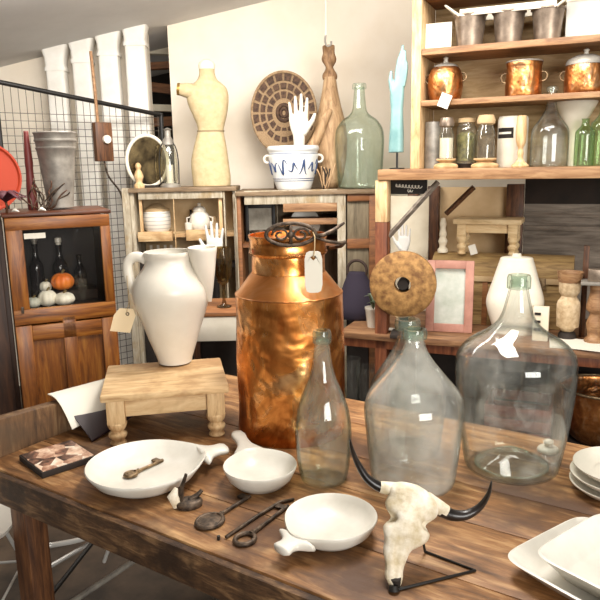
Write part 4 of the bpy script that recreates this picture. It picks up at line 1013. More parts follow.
obj('post', bx(UX1 - .07, UX1, .0, .07, 0, Z3 - .056), M['red_post'], unit, bevel=.004)
obj('post', bx(UX1 - .07, UX1, .70, .77, 0, Z0 + .1), M['leg_wood'], unit, bevel=.004)
def brace(p0, p1, d, mat, w=.03):
    a, b = shelf_l(*p0, d), shelf_l(*p1, d)
    obj('brace', MB().tube([tuple(a), tuple(b)], w*.6, 4, flat=.8), mat, unit, angle=30)
brace((389, 236), (438, 182), .05, M['grey_board'], .03)
brace((446, 214), (474, 187), .3, M['leg_wood'], .03)
bL = px_(340, 338, 0)
obj('bench_top', bx(bL, UX1, -.02, .76, BZ - .035, BZ), M['bench_plank'], unit, bevel=.004)
obj('bench_apron', bx(bL, UX1, .0, .03, BZ - .085, BZ - .036), M['red_post'], unit, bevel=.003)
obj('bench_shade_back', bx(bL, UX1, .735, .75, .05, BZ - .04), M['dark'], unit)  # dark sheet added so the space below the bench reads black
obj('bottom_board', bx(bL, UX1, .03, .73, .10, .125), M['dark'], unit)
# panels leaning behind the bench
def board(name, label, cat, px0, px1, pyt, d, mat, zb=BZ, th=.02, tilt=0):
    x0, x1 = px_(px0, 220, d), px_(px1, 220, d); zt_ = shelf_l((px0+px1)/2, pyt, d).z
    o = thing(name, label, cat, sw((x0+x1)/2, d, zb), A)
    obj('board', MB().box((0, 0, (zt_ - zb)/2), (x1 - x0, th, zt_ - zb)), mat, o, bevel=.003)
    return o, x1 - x0, zt_ - zb
board('wall_panel', 'cream panel leaning behind the diagonal brace under the jar shelf', 'panel', 391, 429, 196, .66, M['cream'])
board('wooden_post', 'dark upright timber post between cream panel and tan board under the jar shelf', 'post', 428, 439, 186, .68, M['leg_wood'], th=.05)
board('wall_panel', 'tan plywood board leaning behind the small bench under the jar shelf', 'panel', 440, 506, 187, .72, mottled('plywood_tan', '#b8986c', '#d8bc92', 3, .8))
board('wooden_post', 'dark timber post at the right of the small bench under the jar shelf', 'post', 506, 523, 184, .68, M['leg_wood'], th=.05)
o, w_, h_ = board('plank_screen', 'grey weathered plank screen under the right part of the jar shelf', 'screen', 524, 640, 177, .72, M['grey_board'])
obj('dark_band', MB().box((0, -.016, h_ - .075), (w_, .014, .15)), M['dark'], o, bevel=.003)  # added dark band across the top of the screen
for z_ in (.21, .29): obj('batten', MB().box((0, -.02, h_ - z_), (w_, .02, .03)), M['grey_board'] if z_ > .1 else M['tin'], o, bevel=.003)
# black banner with white handwriting
a, b = shelf_l(391, 182, .09), shelf_l(427, 194, .09)
o = thing('chalk_sign', 'black sign with white handwriting hung under the left end of the jar shelf', 'sign', sw((a.x+b.x)/2, .09, Z3 - .056), A)
sh_ = (Z3 - .056) - b.z; w_ = (b.x - a.x)
obj('board', MB().box((0, 0, -sh_/2), (w_, .012, sh_)), M['black'], o)
m = MB()
def scrib(x0, x1, zc, amp, fr_, ph):
    return [(x0 + (x1-x0)*i/60 + amp*.6*math.cos(fr_*i/60*2*PI + ph), -.0075, zc + amp*math.sin(fr_*i/60*2*PI + ph)*(.6 + .4*math.sin(i*.9))) for i in range(61)]
m.tube(scrib(-w_*.36, w_*.34, -sh_*.45, sh_*.16, 8, 0), .0025, 5); m.tube(scrib(-w_*.02, w_*.1, -sh_*.78, sh_*.1, 2, 1), .002, 5)
obj('handwriting', m, M['paper'], o, angle=180)
# white hand behind the brace
q = shelf_l(404, 252, .45)
o = thing('hand_mold', 'white glazed hand standing on the bench behind the diagonal brace', 'hand', sw(q.x, .45, q.z), A)
s = mpp(sw(q.x, .45, q.z)); hand(o, plain('white_glaze', '#dedbd4', .2), 29*s, 0, .6, -1)
obj('pedestal', MB().lathe([(0, BZ - q.z), (.05, BZ - q.z), (.045, BZ - q.z + .02), (.02, BZ - q.z + .04), (.018, -.03), (.026, 0), (0, .002)], n=24), M['tan'], o)
# turquoise glove form
q = shelf_l(397, 166, .10); P = sw(q.x, .10, Z3); s = mpp(P)
tq = thing('glove_mold', 'turquoise hand shaped glove mold on a rod at the left end of the jar shelf', 'glove mold', P, A)
by = depth_base(397, Z3, P.y); hh = lambda y: (by - y)*s
m = MB(); m.loft([(x*s, 0, hh(y), rx*s, ry*s) for x, y, rx, ry in dense([(-1, 153, 7.6, 6), (-.8, 140, 7.4, 5.8), (-.5, 125, 6.6, 5), (-.5, 112, 6.2, 4.2), (-.6, 102, 7, 3.8), (-.3, 94, 7, 3.6), (1, 88, 6, 3.3), (2, 82, 5, 3)], 3)], 24, 2.2)
for pts, rr in (([(-3, 100), (-5.5, 92), (-7, 84), (-6.4, 76)], [3, 2.6, 2.3, 1.5]), ([(-1, 88), (-.5, 76), (1, 66), (3.4, 58)], [2.3, 2.1, 1.9, 1.3]), ([(2, 88), (3, 74), (4, 62), (5, 53)], [2.4, 2.2, 2, 1.4]), ([(4.5, 88), (6, 76), (7, 66), (7.2, 58)], [2.3, 2.1, 1.9, 1.3]), ([(6, 90), (8, 81), (9, 74), (9, 68)], [2, 1.8, 1.6, 1.1])):
    m.tube([(x*s, -.004, hh(y)) for x, y in pts], [r*s for r in rr], 10); m.ball((pts[-1][0]*s, -.004, hh(pts[-1][1])), rr[-1]*s*1.03, 10, 6)
obj('hand', m, mottled('turquoise_enamel', '#648888', '#82a3a1', 8, .35, bs=.05), tq, angle=180, remesh=.004)
obj('rod', MB().tube([(0, 0, .0), (0, 0, hh(152))], .006, 8), M['black'], tq); obj('foot', MB().lathe([(0, 0), (.04, 0), (.04, .006), (0, .008)], n=24), M['black'], tq)

def son(name, label, cat, mat, px, level, d, prof, **k):
    """turned object on a shelf level at depth d (front of base)"""
    q = shelf_l(px, k.pop('py', 150), d); P = sw(q.x, d, level); s = mpp(P)
    r0 = prof[0][0]*s; P = sw(q.x, d + r0*.8, level); s = mpp(P)
    pr = [(a*s, z*s) for a, z in prof]
    o = thing(name, label, cat, P, A, k.get('group'))
    dn = k.get('dn', 3); pd = dense(pr, dn) if dn > 1 else pr
    pf = [(0, pd[0][1])] + pd + [(0, pd[-1][1])] if k.get('solid') else shell(pd, k.get('t', .003))
    obj(k.get('part', 'body'), MB().lathe(pf, n=k.get('n', 36), fn=k.get('fn')), mat, o, angle=k.get('ang', 50))
    return o, s
# shelf 1: card, three buckets, white rail
q = shelf_l(437, 48, .10); s = mpp(sw(q.x, .1, Z1)); 
o = thing('card', 'white greeting card with faint pastel print on the top shelf left end', 'card', sw(q.x, .12, Z1), A)
obj('card', MB().box((0, .012, 13*s), (26*s, .004, 26*s), (R(-6), 0, 0)), M['paper'], o)
m = MB()
for k, z_ in enumerate((17, 14.5, 12)): m.box((.5*s*k, .0085 + (z_ - 13)*s*.105 , z_*s), ((13 - 2*k)*s, .003, 1*s), (R(-6), 0, 0))
obj('print', m, plain('pastel_print', '#c9d3dd', .8), o)
bpf = [(12, 0), (12.3, 1), (13, 8), (15, 26), (15.6, 29), (16.6, 29.5), (16.6, 31), (15.6, 31)]
bz = []
for px, lab in ((468, 'aged tin flower bucket under the white rail, left of three on the top shelf'), (507, 'aged tin flower bucket under the white rail, middle of three on the top shelf'), (546, 'aged tin flower bucket under the white rail, right of three on the top shelf')):
    o, s = son('bucket', lab, 'bucket', M['tin'], px, Z1, .1, bpf, dn=1, group='tin buckets on the top shelf', py=45); bz.append((o.location.copy(), s))
s = bz[1][1]; a, b = bz[0][0], bz[2][0]
o = thing('carrier_rail', 'white painted carrier rail with raised end handles across the three tin buckets', 'rail', a + Vector((0, 0, 31*s)), A)
L_ = (b - a).length
obj('rail', MB().box((L_/2, -.07, .004), (L_ + .08, .012, .032)), M['chalk'], o, bevel=.003)
obj('rail', MB().box((L_/2, .095, .004), (L_ + .08, .012, .032)), M['chalk'], o, bevel=.003)
for x_, sg in ((-.06, -1), (L_ + .06, 1)):
    obj('end_handle', MB().tube([(x_ + .02*-sg, -.07, -.01), (x_ + sg*.045, -.06, .04), (x_ + sg*.06, .0, .055), (x_ + sg*.045, .085, .04), (x_ - sg*.02, .095, -.01)], .013, 8, flat=.5), M['chalk'], o, angle=60)
q = shelf_l(590, 40, .30)
o = thing('storage_box', 'grey white cardboard box at the right end of the top shelf', 'box', sw(q.x + .06, .24, Z1), A)
obj('box', MB().box((0, 0, .09), (.34, .16, .18)), mottled('grey_card', '#b5b2aa', '#d3d0c8', 4, .8), o, bevel=.004); obj('lid', MB().box((0, 0, .187), (.35, .17, .03)), M['chalk'], o, bevel=.003)
# shelf 2: three copper pots
o, s = son('copper_pot', 'round bellied copper pot with white lid knob, left one on the middle shelf', 'pot', M['copper_pot'], 443, Z2, .10, [(13, 0), (15.5, 3), (17, 12), (16.8, 22), (14.5, 29), (12.5, 32)], py=98)
obj('lid', MB().lathe([(12.6*s, 31.5*s), (11*s, 34*s), (5*s, 36*s), (0, 36.5*s)], n=36), M['galv'], o); obj('knob', MB().lathe([(0, 36*s), (2.5*s, 36.5*s), (2*s, 39*s), (2.6*s, 41*s), (0, 43*s)], n=20), M['ceramic'], o)
for sx in (-1, 1): obj('handle', MB().torus((sx*16.5*s, 0, 22*s), 4*s, .9*s, 'y', 18, 8), M['brass'], o, angle=180)
tP = sw(shelf_l(445, 92, .035).x, .033, Z2 - .0)
t_ = thing('price_tag', 'white price tag hanging from the left copper pot over the shelf edge', 'tag', tP, A)
obj('card', MB().box((0, 0, -.008), (.055, .002, .068), (0, R(22), 0)), M['paper'], t_)
obj('string', MB().tube([(.008, .0, .02), (0, .04, .08), (-.01, .09, .12)], .0015, 5), M['string'], t_)
o, s = son('copper_pot', 'straight sided copper pot with pale rim, middle one on the middle shelf', 'pot', M['copper_pot'], 522, Z2, .10, [(16, 0), (17.5, 1), (17.8, 8), (17.2, 18), (16.6, 28), (16.8, 29), (17.6, 32), (16.5, 34)], dn=1, py=93)
obj('rim', MB().torus((0, 0, 33.5*s), 17*s, .9*s, 'z', 40, 8), M['galv'], o, angle=180)
obj('handle', MB().torus((-17.5*s, -.0, 19*s), 4.5*s, 1*s, 'y', 18, 8), M['brass'], o, angle=180)
obj('handle', MB().torus((17.5*s, -.0, 19*s), 4.5*s, 1*s, 'y', 18, 8), M['brass'], o, angle=180)
o, s = son('copper_pot', 'copper pot with domed grey lid, right one on the middle shelf', 'pot', M['copper_pot'], 584, Z2, .10, [(17, 0), (19, 1.5), (19.5, 10), (19, 22), (18, 28)], py=88)
obj('lid', MB().lathe([(18.6*s, 27.5*s), (18.6*s, 30*s), (17*s, 33*s), (9*s, 37*s), (0, 38*s)], n=40), M['galv'], o); obj('knob', MB().lathe([(0, 37.5*s), (2.2*s, 38*s), (2*s, 40*s), (3*s, 42*s), (0, 44*s)], n=20), M['ceramic'], o)
for sx in (-1, 1): obj('handle', MB().torus((sx*18.8*s, -.0, 18*s), 4.5*s, 1*s, 'y', 18, 8), M['brass'], o, angle=180)
# jar shelf
def lantern(px, d, h, r, label, inner, capmat):
    q = shelf_l(px, 160, d); P = sw(q.x, d, Z3); s = mpp(P); o = thing('glass_lantern', label, 'lantern', P, A, 'glass lanterns on wooden feet')
    obj('foot', MB().lathe([(0, 0)] + [(a*s, z*s) for a, z in dense([(r + 4, 0), (r + 4.5, 2), (r + 3, 4), (r*.75, 6), (r + 2, 8), (r + 2, 9.5)], 2)] + [(0, 9.5*s)], n=32), M['pale_wood'], o)
    obj('chimney', MB().lathe(shell([(r*s, 9.6*s), (r*s, (h - 10)*s), (r*.75*s, (h - 4)*s), (r*.7*s, h*s)], .002), n=32), M['g_small'], o)
    obj('filling', MB().lathe([(0, 10.2*s), ((r - 1)*s, 10.2*s), ((r - 1)*s, (10 + (h - 14)*.7)*s), (0, (10 + (h - 14)*.7)*s)], n=28), inner, o)
    obj('cap', MB().lathe([((r*.6)*s, (h - 3)*s), (r*.95*s, (h - 1)*s), (r*s, (h + 2)*s), (r*.8*s, (h + 7)*s), (0, (h + 7)*s), (0, (h - 3)*s)], n=28), capmat, o); return o
son('tin_cylinder', 'tall pale tin cylinder at the left end of the jar shelf', 'tin', M['galv'], 432, Z3, .13, [(8.5, 0), (8.5, 44), (8, 45)], dn=1)
son('glass_tube', 'narrow clear glass tube against the left side board of the jar shelf', 'glass', M['g_small'], 422, Z3, .20, [(4.5, 0), (4.8, 1), (3.2, 30), (3, 32)], dn=1, t=.002)
lantern(446, .08, 42, 7.5, 'glass lantern on pale wooden foot holding a white candle, left on the jar shelf', M['ceramic'], M['tin'])
o, s = son('jar', 'glass jar of dark green pods between two lanterns on the jar shelf', 'jar', M['g_small'], 465, Z3, .12, [(9, 5), (10, 7), (10, 36), (8, 41), (8, 45)], t=.002)
obj('contents', MB().lathe([(0, 7*s), (9*s, 7*s), (9*s, 32*s), (5*s, 35*s), (0, 34*s)], n=24), mottled('green_pods', '#3f3d22', '#847d4c', 40, .8, bs=.5), o)
obj('lid', MB().lathe([(0, 44*s), (8.6*s, 44*s), (8.6*s, 48*s), (0, 49*s)], n=28), M['tan'], o)
obj('foot', MB().lathe([(0, 0), (7*s, 0), (9*s, 4.9*s), (0, 4.9*s)], n=28), M['dark'], o)
lantern(485, .06, 44, 9, 'glass lantern on wide pale wooden foot with dark filling, centre of the jar shelf', mottled('dark_filling', '#3a2c20', '#6d5a42', 40, .8), M['tan'])
o, s = son('canister', 'white enamel canister with dark label strip on the jar shelf', 'canister', M['chalk'], 511, Z3, .14, [(14, 0), (14.5, 1), (14.5, 46), (14, 48), (13, 49)], dn=1)
m = MB(); m.rings([[((14.7*s)*math.cos(R(a)), (14.7*s)*math.sin(R(a)), z_) for a in range(205, 285, 8)] + [((14.2*s)*math.cos(R(a)), (14.2*s)*math.sin(R(a)), z_) for a in range(280, 200, -8)] for z_ in (28*s, 38*s)])
obj('label_strip', m, M['dark'], o)
m = MB(); m.rings([[((14.85*s)*math.cos(R(a)), (14.85*s)*math.sin(R(a)), z_) for a in range(212, 276, 8)] + [((14.5*s)*math.cos(R(a)), (14.5*s)*math.sin(R(a)), z_) for a in range(272, 208, -8)] for z_ in (32*s, 34*s)])
obj('label_line', m, M['paper'], o)
o, s = son('candlestick', 'tan turned wooden candlestick before the white canister on the jar shelf', 'candlestick', M['pale_leg'], 520, Z3, .04, [(8, 0), (8.5, 2), (5, 5), (2.6, 9), (3.2, 14), (2.4, 18), (4.6, 24), (5.2, 34), (4.6, 46), (4.4, 50)], solid=True)
C_ = sw(shelf_l(548, 160, .11).x, .17, Z3); s = mpp(C_)
o = thing('demijohn', 'clear glass demijohn between the canister and white funnel on the jar shelf', 'bottle', C_, A)
obj('body', MB().lathe(shell([(a*s, z*s) for a, z in dense([(16.5, 0), (18, 1.5), (18.3, 15), (18, 32), (16, 39), (10, 47), (6, 55), (4.6, 64), (4.2, 74)], 4)], .003), n=40), M['g_clear'], o, angle=70)
obj('lip', MB().lathe([(4.2*s, 72*s), (5.6*s, 72.5*s), (5.6*s, 76*s), (3.4*s, 77*s), (3.4*s, 72.5*s)], n=24), M['g_back'], o)
o, s = son('funnel', 'wide white enamel funnel standing on its spout behind the demijohn on the jar shelf', 'funnel', M['chalk'], 573, Z3, .22, [(4, 0), (5, 28), (6.5, 36), (14, 48), (20, 60), (20.5, 62)], dn=2)
for px, lab, h, d in ((584, 'green glass bottle beside the white funnel on the jar shelf', 46, .08), (601, 'wide green glass jar at the right end of the jar shelf', 58, .12)):
    o, s = son('bottle', lab, 'bottle', M['g_green'], px, Z3, d, [(8, 0), (9.3 if px < 590 else 11, 1.5), (9.3 if px < 590 else 11, h*.66), (8, h*.76), (4, h*.86), (3.6, h*.98), (4.6, h)], t=.003)
# bench: trunk with small bench on top
d_ = .385; x0, x1 = px_(432, 280, d_), px_(572, 280, d_); zt_ = shelf_l(500, 256, d_).z
olive = wood('olive_wicker', '#654c2a', '#987a4c', '#b59863', 0, 6, .7, 8)
tr = thing('trunk', 'long olive brown wooden trunk with dark bands at the back of the bench', 'trunk', sw((x0+x1)/2, d_, BZ), A)
wt, ht = x1 - x0, zt_ - BZ
obj('body', MB().box((0, .12, ht*.33), (wt, .24, ht*.66)), olive, tr, bevel=.006)
obj('lid', MB().rings([[(x, .12 + .125*math.cos(PI*(1 - i/10)), ht*.67 + ht*.33*math.sin(PI*i/10)**.7) for i in range(11)] for x in (-wt/2 - .005, wt/2 + .005)]), olive, tr, angle=35)
for x in (-wt*.46, -wt*.1, wt*.22, wt*.46):
    obj('strap', MB().box((x, .118, ht*.33), (.03, .252, ht*.66)), M['shelf_dark'], tr, bevel=.002)
obj('lip_band', MB().box((0, -.004, ht*.67), (wt + .01, .02, .03)), M['tan'], tr, bevel=.002)
obj('lock', MB().box((wt*.3, -.018, ht*.64), (.04, .012, .06)), M['brass'], tr, bevel=.002)
a, b = shelf_l(456, 250, .42), shelf_l(518, 250, .42); zb = zt_ - .0; ztop = shelf_l(488, 219, .42).z; w_ = b.x - a.x
sb = thing('small_bench', 'small pale wooden bench with turned legs standing on the trunk', 'bench', sw((a.x+b.x)/2, .425, zb), A)
hb = ztop - zb
obj('seat', MB().box((0, .06, hb - .014), (w_ + .03, .20, .028)), M['light_wood'], sb, bevel=.004)
for x in (-w_/2 + .03, w_/2 - .03):
    for y in (0, .12): 
        m = MB().lathe([(0, 0)] + [(r*1.0, z) for r, z in turned_leg(hb, .026)], (x, y, 0), 18); m.box((x, y, hb*.72), (.05, .05, hb*.46)); obj('leg', m, M['light_wood'], sb, bevel=.002)
for y in (0, .12): obj('apron', MB().box((0, y, hb*.76), (w_ - .11, .02, hb*.3)), M['light_wood'], sb, bevel=.002)
q = shelf_l(442, 250, .45); s = mpp(sw(q.x, .45, zb)); 
o = thing('finial', 'cream turned wooden finial at the left end of the trunk top', 'finial', sw(q.x, .47, zb), A)
obj('body', MB().lathe([(0, 0)] + [(a_*s, z*s) for a_, z in dense([(5, 0), (5, 3), (3, 6), (4.6, 11), (3, 15), (3.8, 18), (2.6, 24), (3.4, 28), (2, 34)], 3)] + [(0, 34.5*s)], n=24), M['cream'], o, angle=60)
o = thing('price_tag', 'small white price tag on the front left leg of the small bench', 'tag', sw(shelf_l(473, 243, .39).x, .394, zb + .03), A)
obj('card', MB().box((0, 0, .0), (.04, .002, .055), (0, R(-18), 0)), M['paper'], o)
# mirror in a pink frame
q0, q1 = shelf_l(424, 338, .12), shelf_l(474, 262, .16)
mr = thing('wall_mirror', 'rectangular mirror in a dusty pink frame leaning on the bench', 'mirror', sw((q0.x+q1.x)/2, .16, BZ), A + R(6))
w_, h_ = (q1.x - q0.x), q1.z - BZ; m = MB(); fr_ = .045
tl8 = (R(-7), 0, 0); pink = mottled('dusty_pink_paint', '#9a6a5a', '#bb8775', 9, .6)
for sx in (-1, 1): m.box((sx*(w_/2 - fr_/2), 0, h_/2), (fr_, .03, h_))
for z_ in (fr_/2, h_ - fr_/2): m.box((0, 0, z_), (w_ - 2*fr_ + .002, .03, fr_))
obj('frame', m, pink, mr, bevel=.004, rot=tl8)
obj('mirror_glass', MB().box((0, .008, h_/2), (w_ - 2*fr_ + .01, .006, h_ - 2*fr_ + .01)), mottled('pale_reflection', '#c2cabc', '#e4e8de', 9, .25, .35, bs=.03), mr, rot=tl8)  # pale glass colour stands in for a bright reflection
# big wooden wheel on stand
def wheel(name, label, px, py, d, rpx, th, mat, yaw):
    q = shelf_l(px, py, d); P = sw(q.x, d, BZ); s = mpp(sw(q.x, d, q.z)); r = rpx*s; zc_ = q.z - BZ
    o = thing(name, label, 'millstone', P, A + yaw)
    pf = [(r*.25, 0), (r*.9, 0), (r, th*.2), (r, th*.8), (r*.9, th), (r*.25, th), (r*.25, 0)]
    obj('disc', MB().lathe(pf, n=56), mat, o, rot=(R(90), 0, 0), loc=(0, th/2, zc_), angle=45)
    obj('stand', MB().box((0, th*.5 + .01, (zc_)*.5), (.05, .025, zc_)).box((0, 0, .01), (.12, .14, .02)), M['dark'], o, bevel=.002)
    obj('axle', MB().tube([(0, -th*.2, zc_), (0, th*.6 + .02, zc_)], r*.17, 12), M['dark'], o)
    return o
cork = mottled('mottled_brown_wheel', '#6b4722', '#b0854d', 26, .75, bs=.4, detail=8)
wheel('millstone', 'large round mottled brown millstone with square hole on a dark stand above the demijohns', 403, 284, .0, 33, .07, cork, R(8))
# plant pot and paper on bench
o, s = son('flower_pot', 'small white flower pot at the left end of the bench', 'flower pot', M['ceramic'], 372, BZ, .12, [(6, 0), (6.3, 1), (8, 17), (8.6, 18), (8.6, 20)], dn=1, py=328)
rng = random.Random(4); m = MB()
for k in range(14):
    a = rng.uniform(0, 2*PI); l_ = rng.uniform(6, 12)*s; hgt = rng.uniform(24, 34)*s
    m.tube([(0, 0, 18*s), (l_*.4*math.cos(a), l_*.4*math.sin(a), hgt), (l_*math.cos(a), l_*math.sin(a), hgt - .004)], [.002, .010, .002], 6, flat=.25)
obj('foliage', m, mottled('sage_leaves', '#4a5a3c', '#8b967c', 20, .7), o, angle=180)
P = sw(shelf_l(387, 337, .04).x, .06, BZ); o = thing('porcelain_shard', 'white rounded porcelain shard on the bench edge behind the demijohns', 'shard', P, A)
obj('body', MB().tube([(-.06, 0, .012), (-.02, .0, .016), (.03, .005, .014), (.06, .01, .010)], [.006, .014, .013, .004], 10, flat=.7), M['ceramic'], o, angle=180)
P = sw(shelf_l(581, 348, .06).x, .10, BZ); o = thing('paper_sheet', 'white paper sheets lying at the right end of the bench', 'paper', P, A)
for i in range(3): obj('sheet', MB().box((.01*i, -.012*i, .002 + .003*i), (.30, .2, .002), (0, 0, R(-7*i + 4))), M['paper'], o)
P = sw(shelf_l(352, 325, .3).x + .02, .34, BZ); o = thing('cloth_bag', 'dark bag slumped at the back left of the bench beside the cupboard', 'bag', P, A)
obj('body', MB().loft(dense([(0, 0, 0, .12, .09), (0, 0, .06, .14, .11), (.01, 0, .16, .11, .09), (0, 0, .24, .07, .05), (0, 0, .28, .05, .03)], 3), 24), plain('dark_cloth', '#2a2230', .9), o, angle=180)
obj('handle', MB().torus((0, 0, .29), .06, .009, 'y', 20, 8), plain('dark_strap', '#3a2a22', .8), o, angle=180)
# white draped form
q = shelf_l(511, 333, .12); P = sw(q.x, .26, BZ); s = mpp(P)
o = thing('draped_form', 'white cloth draped bust form behind the neck of the largest demijohn', 'draped form', P, A)
by = depth_base(511, BZ, P.y); hh = lambda y: max((by - y)*s, 0)
obj('drape', MB().loft([(a_*s, 0, hh(y), rx*s, ry*s) for a_, y, rx, ry in dense([(0, 334, 19, 14), (0, 326, 21, 15), (0, 312, 25.5, 18), (0, 302, 27.5, 19), (0, 293, 26, 18), (0, 280, 22, 15), (0, 268, 18.5, 12.5), (0, 260, 16, 11), (0, 257, 14.5, 10), (0, 256, 8, 5)], 4)], 48, 2.6), M['chalk'], o, angle=180)
obj('neck', MB().loft([(0, 0, hh(257), 5*s, 4*s), (0, 0, hh(253), 4*s, 3.4*s)], 20), M['chalk'], o)
# small right-hand pieces on the bench
q = shelf_l(540, 330, .1); s = mpp(sw(q.x, .1, BZ)); o = thing('shelf_bracket', 'small cream block with three notches beside the draped form', 'bracket', sw(q.x, .14, BZ), A)
obj('body', MB().box((0, 0, 17*s), (15*s, .06, 34*s)), M['cream'], o, bevel=.004); obj('notch', MB().box((-3*s, -.028, 12*s), (6*s, .012, 2.5*s)).box((-3*s, -.028, 20*s), (6*s, .012, 2.5*s)).box((-3*s, -.028, 28*s), (6*s, .012, 2.5*s)), M['dark'], o)
o, s = son('carved_pot', 'tan carved pot in two tiers with flared brown rim on the bench', 'pot', mottled('carved_tan', '#a88d68', '#d2bb98', 30, .8, bs=.5), 567, BZ, .16, [(10, 14), (10.5, 15), (11, 35), (9, 40), (7, 44), (9.5, 48), (10, 58)], dn=2, py=330, fn=lambda a, z: 1 + .04*abs(math.sin(4*a)))
obj('flared_rim', MB().lathe([(7*s, 57*s), (10.5*s, 58*s), (12.5*s, 68*s), (11.5*s, 68*s), (9*s, 59*s)], n=32), M['shelf_wood'], o)
obj('foot', MB().lathe([(0, 0), (9*s, 0), (8*s, 6*s), (4*s, 10*s), (9*s, 14.2*s), (0, 14.2*s)], n=28), M['dark'], o)
o = thing('upright_stick', 'dark upright stick at the right of the carved pot on the bench', 'stick', sw(shelf_l(582, 325, .28).x, .28, BZ), A)
obj('stick', MB().box((0, 0, .24), (.028, .03, .48)), M['leg_wood'], o, bevel=.003)
for px, lab in ((594, 'tan turned wooden baluster at the right end of the bench, first one'),):
    o, s = son('baluster', lab, 'baluster', M['shelf_wood'], px, BZ, .12, [(9, 0), (9, 4), (6, 8), (8, 20), (5, 30), (8.5, 34), (8.5, 40), (6, 52), (7, 60)], solid=True, py=335)
    obj('top_board', MB().box((0, 0, 61.5*s), (30*s, .12, 3*s)), M['galv'], o, bevel=.002)
    obj('stacked_block', MB().box((-3*s, 0, 69*s), (12*s, .06, 12*s)), M['tin'], o, bevel=.003)
# under the bench
for px, lab, h, r in ((352, 'tall clear glass vase under the bench beside the copper can', .34, .045), (366, 'clear glass vase under the bench, left of the demijohns', .3, .05)):
    P = sw(shelf_l(px, 400, .25).x, .25, .125); o = thing('glass_vase', lab, 'vase', P, A)
    obj('body', MB().lathe(shell(dense([(r*.6, 0), (r*.65, .02), (r, h*.5), (r*1.2, h)], 4), .003), n=32), M['g_clear'], o, angle=70)
P = sw(shelf_l(603, 400, .2).x, .3, .125); o = thing('copper_basin', 'reddish copper basin in the dark under the right end of the bench', 'basin', P, A)
obj('body', MB().lathe(shell(dense([(.12, 0), (.17, .05), (.2, .16), (.2, .28), (.21, .30)], 3), .004), n=40), M['copper_pot'], o); obj('rim', MB().torus((0, 0, .3), .21, .008, 'z', 40, 8), M['brass'], o, angle=180)
P = sw(shelf_l(520, 400, .25).x, .25, .125); o = thing('wooden_crate', 'dark red wooden crate under the bench behind the largest demijohn', 'crate', P, A)
rd = wood('oxblood_crate', '#2c100b', '#551f14', '#702e1d', 0, 4, .6, 8)
m = MB()
for z_ in (.03, .10, .17): m.box((0, -.14, z_), (.34, .014, .055)).box((0, .14, z_), (.34, .014, .055))
obj('slats', m, rd, o, bevel=.002); obj('end', MB().box((-.163, 0, .1), (.014, .266, .2)), rd, o); obj('end', MB().box((.163, 0, .1), (.014, .266, .2)), rd, o); obj('base', MB().box((0, 0, .006), (.31, .26, .012)), rd, o)

# ================================================================== low stand between hutch and cupboard
P = aty(222, 318, 3.3); zt_ = zat(222, 312, 3.3)
ls = thing('side_table', 'low dark side table with white drawer front between the pitcher and copper can', 'side table', (P.x - .04, 3.3, 0))
w2_ = .30
obj('top', MB().box((0, .17, zt_ - .01), (w2_ + .04, .38, .02)), M['shelf_dark'], ls, bevel=.003)
zb_ = zat(222, 340, 3.3)
obj('drawer_front', MB().box((0, -.005, (zt_ + zb_)/2 - .012), (w2_ - .03, .02, zt_ - zb_ - .02)), M['chalk'], ls, bevel=.003)
for sx in (-1, 1):
    for y in (.02, .32): obj('leg', MB().box((sx*(w2_/2 - .01), y, (zt_ - .02)/2), (.035, .035, zt_ - .02)), M['leg_wood'], ls, bevel=.002)
obj('back_panel', MB().box((0, .33, zt_*.5), (w2_ - .05, .012, zt_*.86)), M['dark'], ls)
C = Vector((aty(224, 310, 3.4).x, 3.42, zt_)); s = mpp(C)
o = thing('goblet', 'amber brown glass goblet on the low side table beside the copper can', 'goblet', C)
amber = glass('amber_glass', '#c9b894', '#7a6238', .3, '#8a7550', 10)
obj('bowl', MB().lathe(shell([(a*s, z*s) for a, z in dense([(2, 22), (6, 26), (9, 36), (9.5, 48), (8.5, 60)], 3)], .003, .06), n=32) if False else MB().lathe([(a*s, z*s) for a, z in [(0, 22), (2, 22)] + dense([(6, 26), (9, 36), (9.5, 48), (8.5, 60)], 3) + dense([(8, 60), (9, 48), (8.4, 36), (5, 27)], 3) + [(0, 25)]], n=32), amber, o, angle=60)
obj('stem', MB().lathe([(0, 0), (7*s, 0), (7.5*s, 1*s), (2.4*s, 3*s), (1.5*s, 8*s), (2.2*s, 14*s), (1.4*s, 18*s), (2*s, 22*s), (0, 22*s)], n=28), amber, o, angle=60)

# ================================================================== white shell chair under the table's left end
cP = Vector((-1.17, 2.03, 0))
ch = thing('shell_chair', 'white shell chair with white wire legs beyond the table left end', 'chair', cP, R(95))
zs_ = .46; sh_w = plain('white_shell', '#e3ded4', .4); wr = plain('white_wire', '#c9c6c0', .35, .3)
prf = []
rs = []
for i in range(13):
    t = i/12; y = -.22 + .40*min(t/.55, 1) + (.06*max(0, t - .55)/.45); z = zs_ + (.03*(1 - t/.2) if t < .2 else 0) - .015*math.sin(PI*min(t/.6, 1)) + (.40*((t - .5)/.5)**1.3 if t > .5 else 0)
    hw = .22 - .05*max(0, (t - .75)/.25)**2
    row = [(hw*u, y, z + .07*abs(u)**2.4*(1 - .3*t)) for u in [-1 + 2*j/12 for j in range(13)]]
    rs.append(row + [(x, y2 + (.008 if t > .55 else 0), z2 - (.010 if t < .6 else .002)) for x, y2, z2 in row[::-1]])
obj('shell', MB().rings(rs), sh_w, ch, angle=60)
for sx in (-1, 1):
    for sy in (-1, 1):
        obj('leg', MB().tube(dense([(sx*.09, sy*.08 - .02, zs_ - .02), (sx*.13, sy*.11 - .02, zs_ - .06), (sx*.22, sy*.21 - .02, .006)], 3), .007, 8), wr, ch, angle=180)
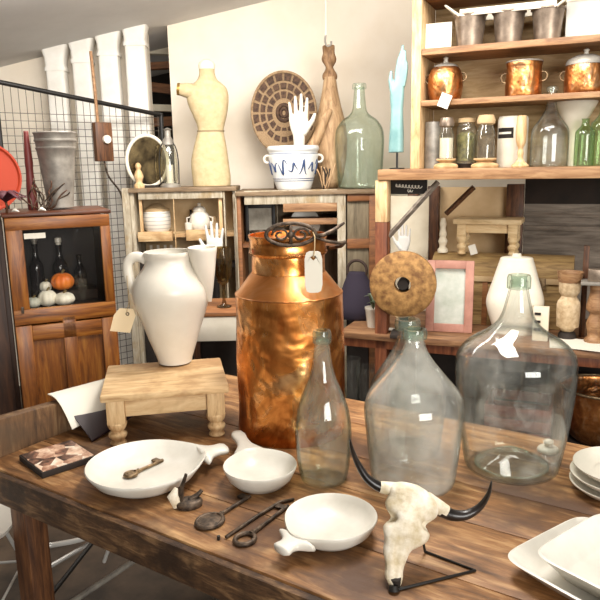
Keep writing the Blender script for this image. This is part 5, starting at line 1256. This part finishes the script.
obj('brace_ring', MB().tube([(-.165, -.175, .24), (.165, -.175, .24), (.165, .135, .24), (-.165, .135, .24)], .0055, 8, closed=True), wr, ch, angle=180)
# folded rods of a stand on the floor below the table
o = thing('folding_stand', 'folded metal stand with crossed grey and black rods under the table', 'stand', (-.45, 2.25, 0))
bz_ = Vector((-.45, 2.25, 0))
for (p0, p1, mat, r_, Ya, Yb) in (((44, 570), (95, 540), wr, .008, 2.15, 2.35), ((44, 604), (96, 538), M['black'], .008, 1.95, 2.3), ((66, 606), (138, 558), M['galv'], .01, 1.9, 2.2), ((104, 562), (112, 540), wr, .007, 2.3, 2.3)):
    a, b = aty(*p0, Ya) - bz_, aty(*p1, Yb) - bz_
    obj('rod', MB().tube([tuple(a), tuple(b)], r_, 8), mat, o)
a, b = aty(46, 546, 2.2) - bz_, aty(112, 528, 2.4) - bz_
obj('hoop', MB().tube(dense([tuple(a), tuple(a.lerp(b, .5) + Vector((0, 0, -.012))), tuple(a.lerp(b, .85)), tuple(b + Vector((0, 0, .03)))], 4), .010, 8), wr, o, angle=180)

# ================================================================== light
w = bpy.data.worlds.new('world'); SC.world = w; w.use_nodes = True
w.node_tree.nodes['Background'].inputs[0].default_value = (1, .95, .88, 1); w.node_tree.nodes['Background'].inputs[1].default_value = .24
def area(name, loc, tgt, size, power, col=(1, .96, .905)):
    l = bpy.data.lights.new(name, 'AREA'); l.shape = 'RECTANGLE'; l.size, l.size_y = size; l.energy = power; l.color = col
    o = link(bpy.data.objects.new(name, l)); o.location = loc
    o.rotation_euler = (Vector(tgt) - Vector(loc)).to_track_quat('-Z', 'Y').to_euler(); return o
area('unseen_overhead', (.35, 2.0, 2.6), (.3, 2.0, 0), (1.1, .5), 36)
area('unseen_overhead', (-.7, 3.2, 2.45), (-.6, 4.2, .8), (1.8, .5), 40)  # unseen area light, added to brighten the back wall
area('unseen_overhead', (.7, 2.7, 2.72), (.8, 4.0, .9), (1.4, .4), 22)  # unseen area light, added to brighten the rear right
area('front_fill', (2.2, -4.2, 2.1), (.2, 3.4, 1.3), (3.2, 2.2), 260, (1, .97, .92))  # unseen fill light added from the camera side
SC.view_settings.view_transform = 'Standard'; SC.view_settings.look = 'None'; SC.view_settings.gamma = 1
SC.view_settings.exposure = 0.37
SC.cycles.max_bounces = 16; SC.cycles.transparent_max_bounces = 40; SC.cycles.transmission_bounces = 12
